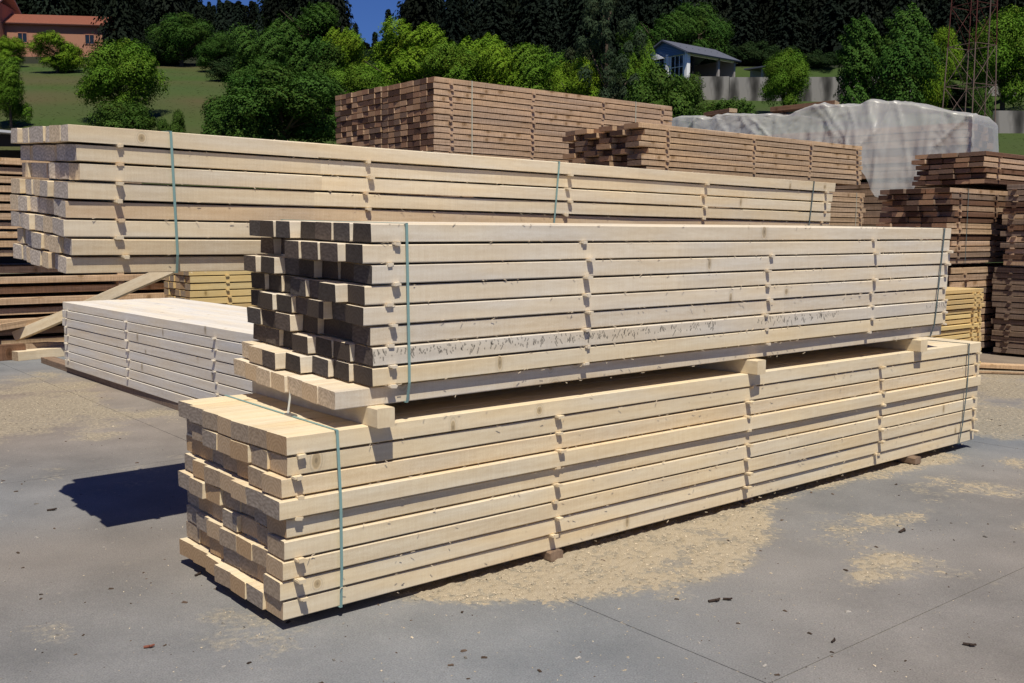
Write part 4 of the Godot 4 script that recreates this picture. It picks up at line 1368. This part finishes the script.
	retaining_wall("long grey concrete retaining wall below the white house", Vector3(15.0, 12.4, -85.6), Vector3(33.0, 12.4, -84.8), 2.5, conc)
	retaining_wall("grey concrete wall at the right edge, near the foot of the mast", Vector3(30.5, 7.8, -66.0), Vector3(46.0, 7.8, -66.0), 2.0, conc)
	retaining_wall("upper grey concrete wall at the right edge, behind the mast", Vector3(38.0, 13.2, -84.0), Vector3(54.0, 13.2, -84.0), 1.9, conc)
	# pink houses at the upper left
	var pink := std("terracotta_render", Color(0.40, 0.20, 0.13), 0.9)
	var tile := std("roof_tiles", Color(0.36, 0.15, 0.10), 0.85)
	var pale := std("pale_tiles", Color(0.46, 0.28, 0.24), 0.85)
	var y := terrain(-52.0, -108.0)
	var a := thing("pink_house", "terracotta house with a long low red tiled roof at the upper left", "house", Vector3(-54.6, y + 0.7, -110.0), 0.12)
	box_part("wall", pink, a, Vector3(5.0, 0.6, -2.5), Vector3(10.4, 5.2, 5.0))
	slab_part("roof", tile, a, [Vector3(-0.4, 3.2, 0.5), Vector3(10.6, 3.2, 0.5), Vector3(10.6, 4.7, -2.5), Vector3(-0.4, 4.7, -2.5)], 0.14)
	slab_part("roof", tile, a, [Vector3(-0.4, 4.7, -2.5), Vector3(10.6, 4.7, -2.5), Vector3(10.6, 3.2, -5.5), Vector3(-0.4, 3.2, -5.5)], 0.14)
	for x in [8.9, 5.2, 2.0]:
		window_part(a, Vector3(x, 1.75, 0.02), 1.0, 1.0, Vector3(1, 0, 0), 2, 1, pink, glass)
	for k in 12:
		var z0 := 0.5 - 3.0 * k / 12.0
		box_part("tile_course", tile, a.get_node("roof"), Vector3(5.1, 3.24 + 1.5 * k / 12.0, z0 - 0.05), Vector3(10.9, 0.07, 0.1))
	var b := thing("tall_pink_house", "taller terracotta house with a pale roof cut by the upper left corner", "house", Vector3(-59.6, y + 0.5, -108.0), 0.12)
	box_part("wall", pink, b, Vector3(2.3, 1.7, -2.5), Vector3(6.2, 7.4, 5.0))
	slab_part("roof", pale, b, [Vector3(-1.2, 5.3, 0.6), Vector3(5.8, 5.3, 0.6), Vector3(5.8, 7.0, -2.5), Vector3(-1.2, 7.0, -2.5)], 0.16)
	slab_part("roof", pale, b, [Vector3(-1.2, 7.0, -2.5), Vector3(5.8, 7.0, -2.5), Vector3(5.8, 5.3, -5.6), Vector3(-1.2, 5.3, -5.6)], 0.16)
	for x in [4.0, 1.6]:
		window_part(b, Vector3(x, 3.9, 0.02), 1.0, 1.1, Vector3(1, 0, 0), 2, 1, white, glass)
		window_part(b, Vector3(x + 0.3, 1.5, 0.02), 1.0, 1.1, Vector3(1, 0, 0), 2, 1, white, glass)
	# small open shed behind the left stacks
	var tin := std("sheet_roof", Color(0.42, 0.44, 0.46), 0.45)
	var sd := thing("open_shed", "dark open shed with a thin sheet roof at the left edge", "shed", Vector3(-20.0, 0.0, -31.0), 0.0)
	box_part("back_wall", darkm, sd, Vector3(2.8, 2.2, -3.0), Vector3(6.0, 4.4, 0.15))
	box_part("side_wall", darkm, sd, Vector3(5.4, 2.1, -1.6), Vector3(0.12, 4.2, 2.8))
	for x in [0.1, 5.4]:
		box_part("post", darkm, sd, Vector3(x, 2.25, 0), Vector3(0.18, 4.5, 0.18))
	slab_part("roof", tin, sd, [Vector3(-0.3, 5.15, 0.5), Vector3(5.9, 4.62, 0.5), Vector3(5.9, 4.45, -3.4), Vector3(-0.3, 5.0, -3.4)], 0.07)
	box_part("lintel", darkm, sd, Vector3(2.75, 4.45, 0.0), Vector3(5.4, 0.35, 0.14))

func retaining_wall(label: String, a: Vector3, b: Vector3, h: float, m: Material) -> void:
	var l := a.distance_to(b)
	var x := (b - a).normalized()
	var z := x.cross(Vector3.UP)
	var o := thing("retaining_wall", label, "wall")
	o.transform = Transform3D(Basis(x, Vector3.UP, z), a)
	var n := int(l / 3.0)
	for k in n:
		box_part("wall_panel", m, o, Vector3(l * (k + 0.5) / n, h / 2.0 - 0.10 * absf(sin(k * 2.3)), 0.05 * sin(k * 1.7)), Vector3(l / n - 0.03, h, 0.35))

func mast() -> void:
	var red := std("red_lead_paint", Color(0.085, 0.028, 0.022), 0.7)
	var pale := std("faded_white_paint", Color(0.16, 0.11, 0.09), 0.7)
	var o := thing("lattice_mast", "tall red and white steel lattice mast on the right", "mast", Vector3(22.3, terrain(22.3, -50.0) - 0.2, -50.0), 0.5)
	var seg := 1.9
	var n := 11
	var half := func(k): return 0.95 - 0.045 * k
	var cs := [Vector2(-1, -1), Vector2(1, -1), Vector2(1, 1), Vector2(-1, 1)]
	for k in n:
		var m := red if (k / 2) % 2 == 0 else pale
		var a0: float = half.call(k)
		var a1: float = half.call(k + 1)
		for c in 4:
			var p: Vector2 = cs[c]
			var q: Vector2 = cs[(c + 1) % 4]
			var p0 := Vector3(p.x * a0, k * seg, p.y * a0)
			var p1 := Vector3(p.x * a1, (k + 1) * seg, p.y * a1)
			var q0 := Vector3(q.x * a0, k * seg, q.y * a0)
			var q1 := Vector3(q.x * a1, (k + 1) * seg, q.y * a1)
			bar("leg", o, p0, p1, 0.03, m)
			bar("brace", o, p0, q1, 0.011, m)
			bar("brace", o, q0, p1, 0.011, m)
			bar("crossbar", o, p1, q1, 0.018, m)
	box_part("ladder_rail", pale, o, Vector3(0.2, n * seg / 2.0, 0.75), Vector3(0.04, n * seg, 0.04))

func bar(called: String, parent: Node, a: Vector3, b: Vector3, r: float, m: Material) -> void:
	var s := st_new()
	tube(s, a, b, r, r, 5)
	part(called, s.commit(), m, parent)
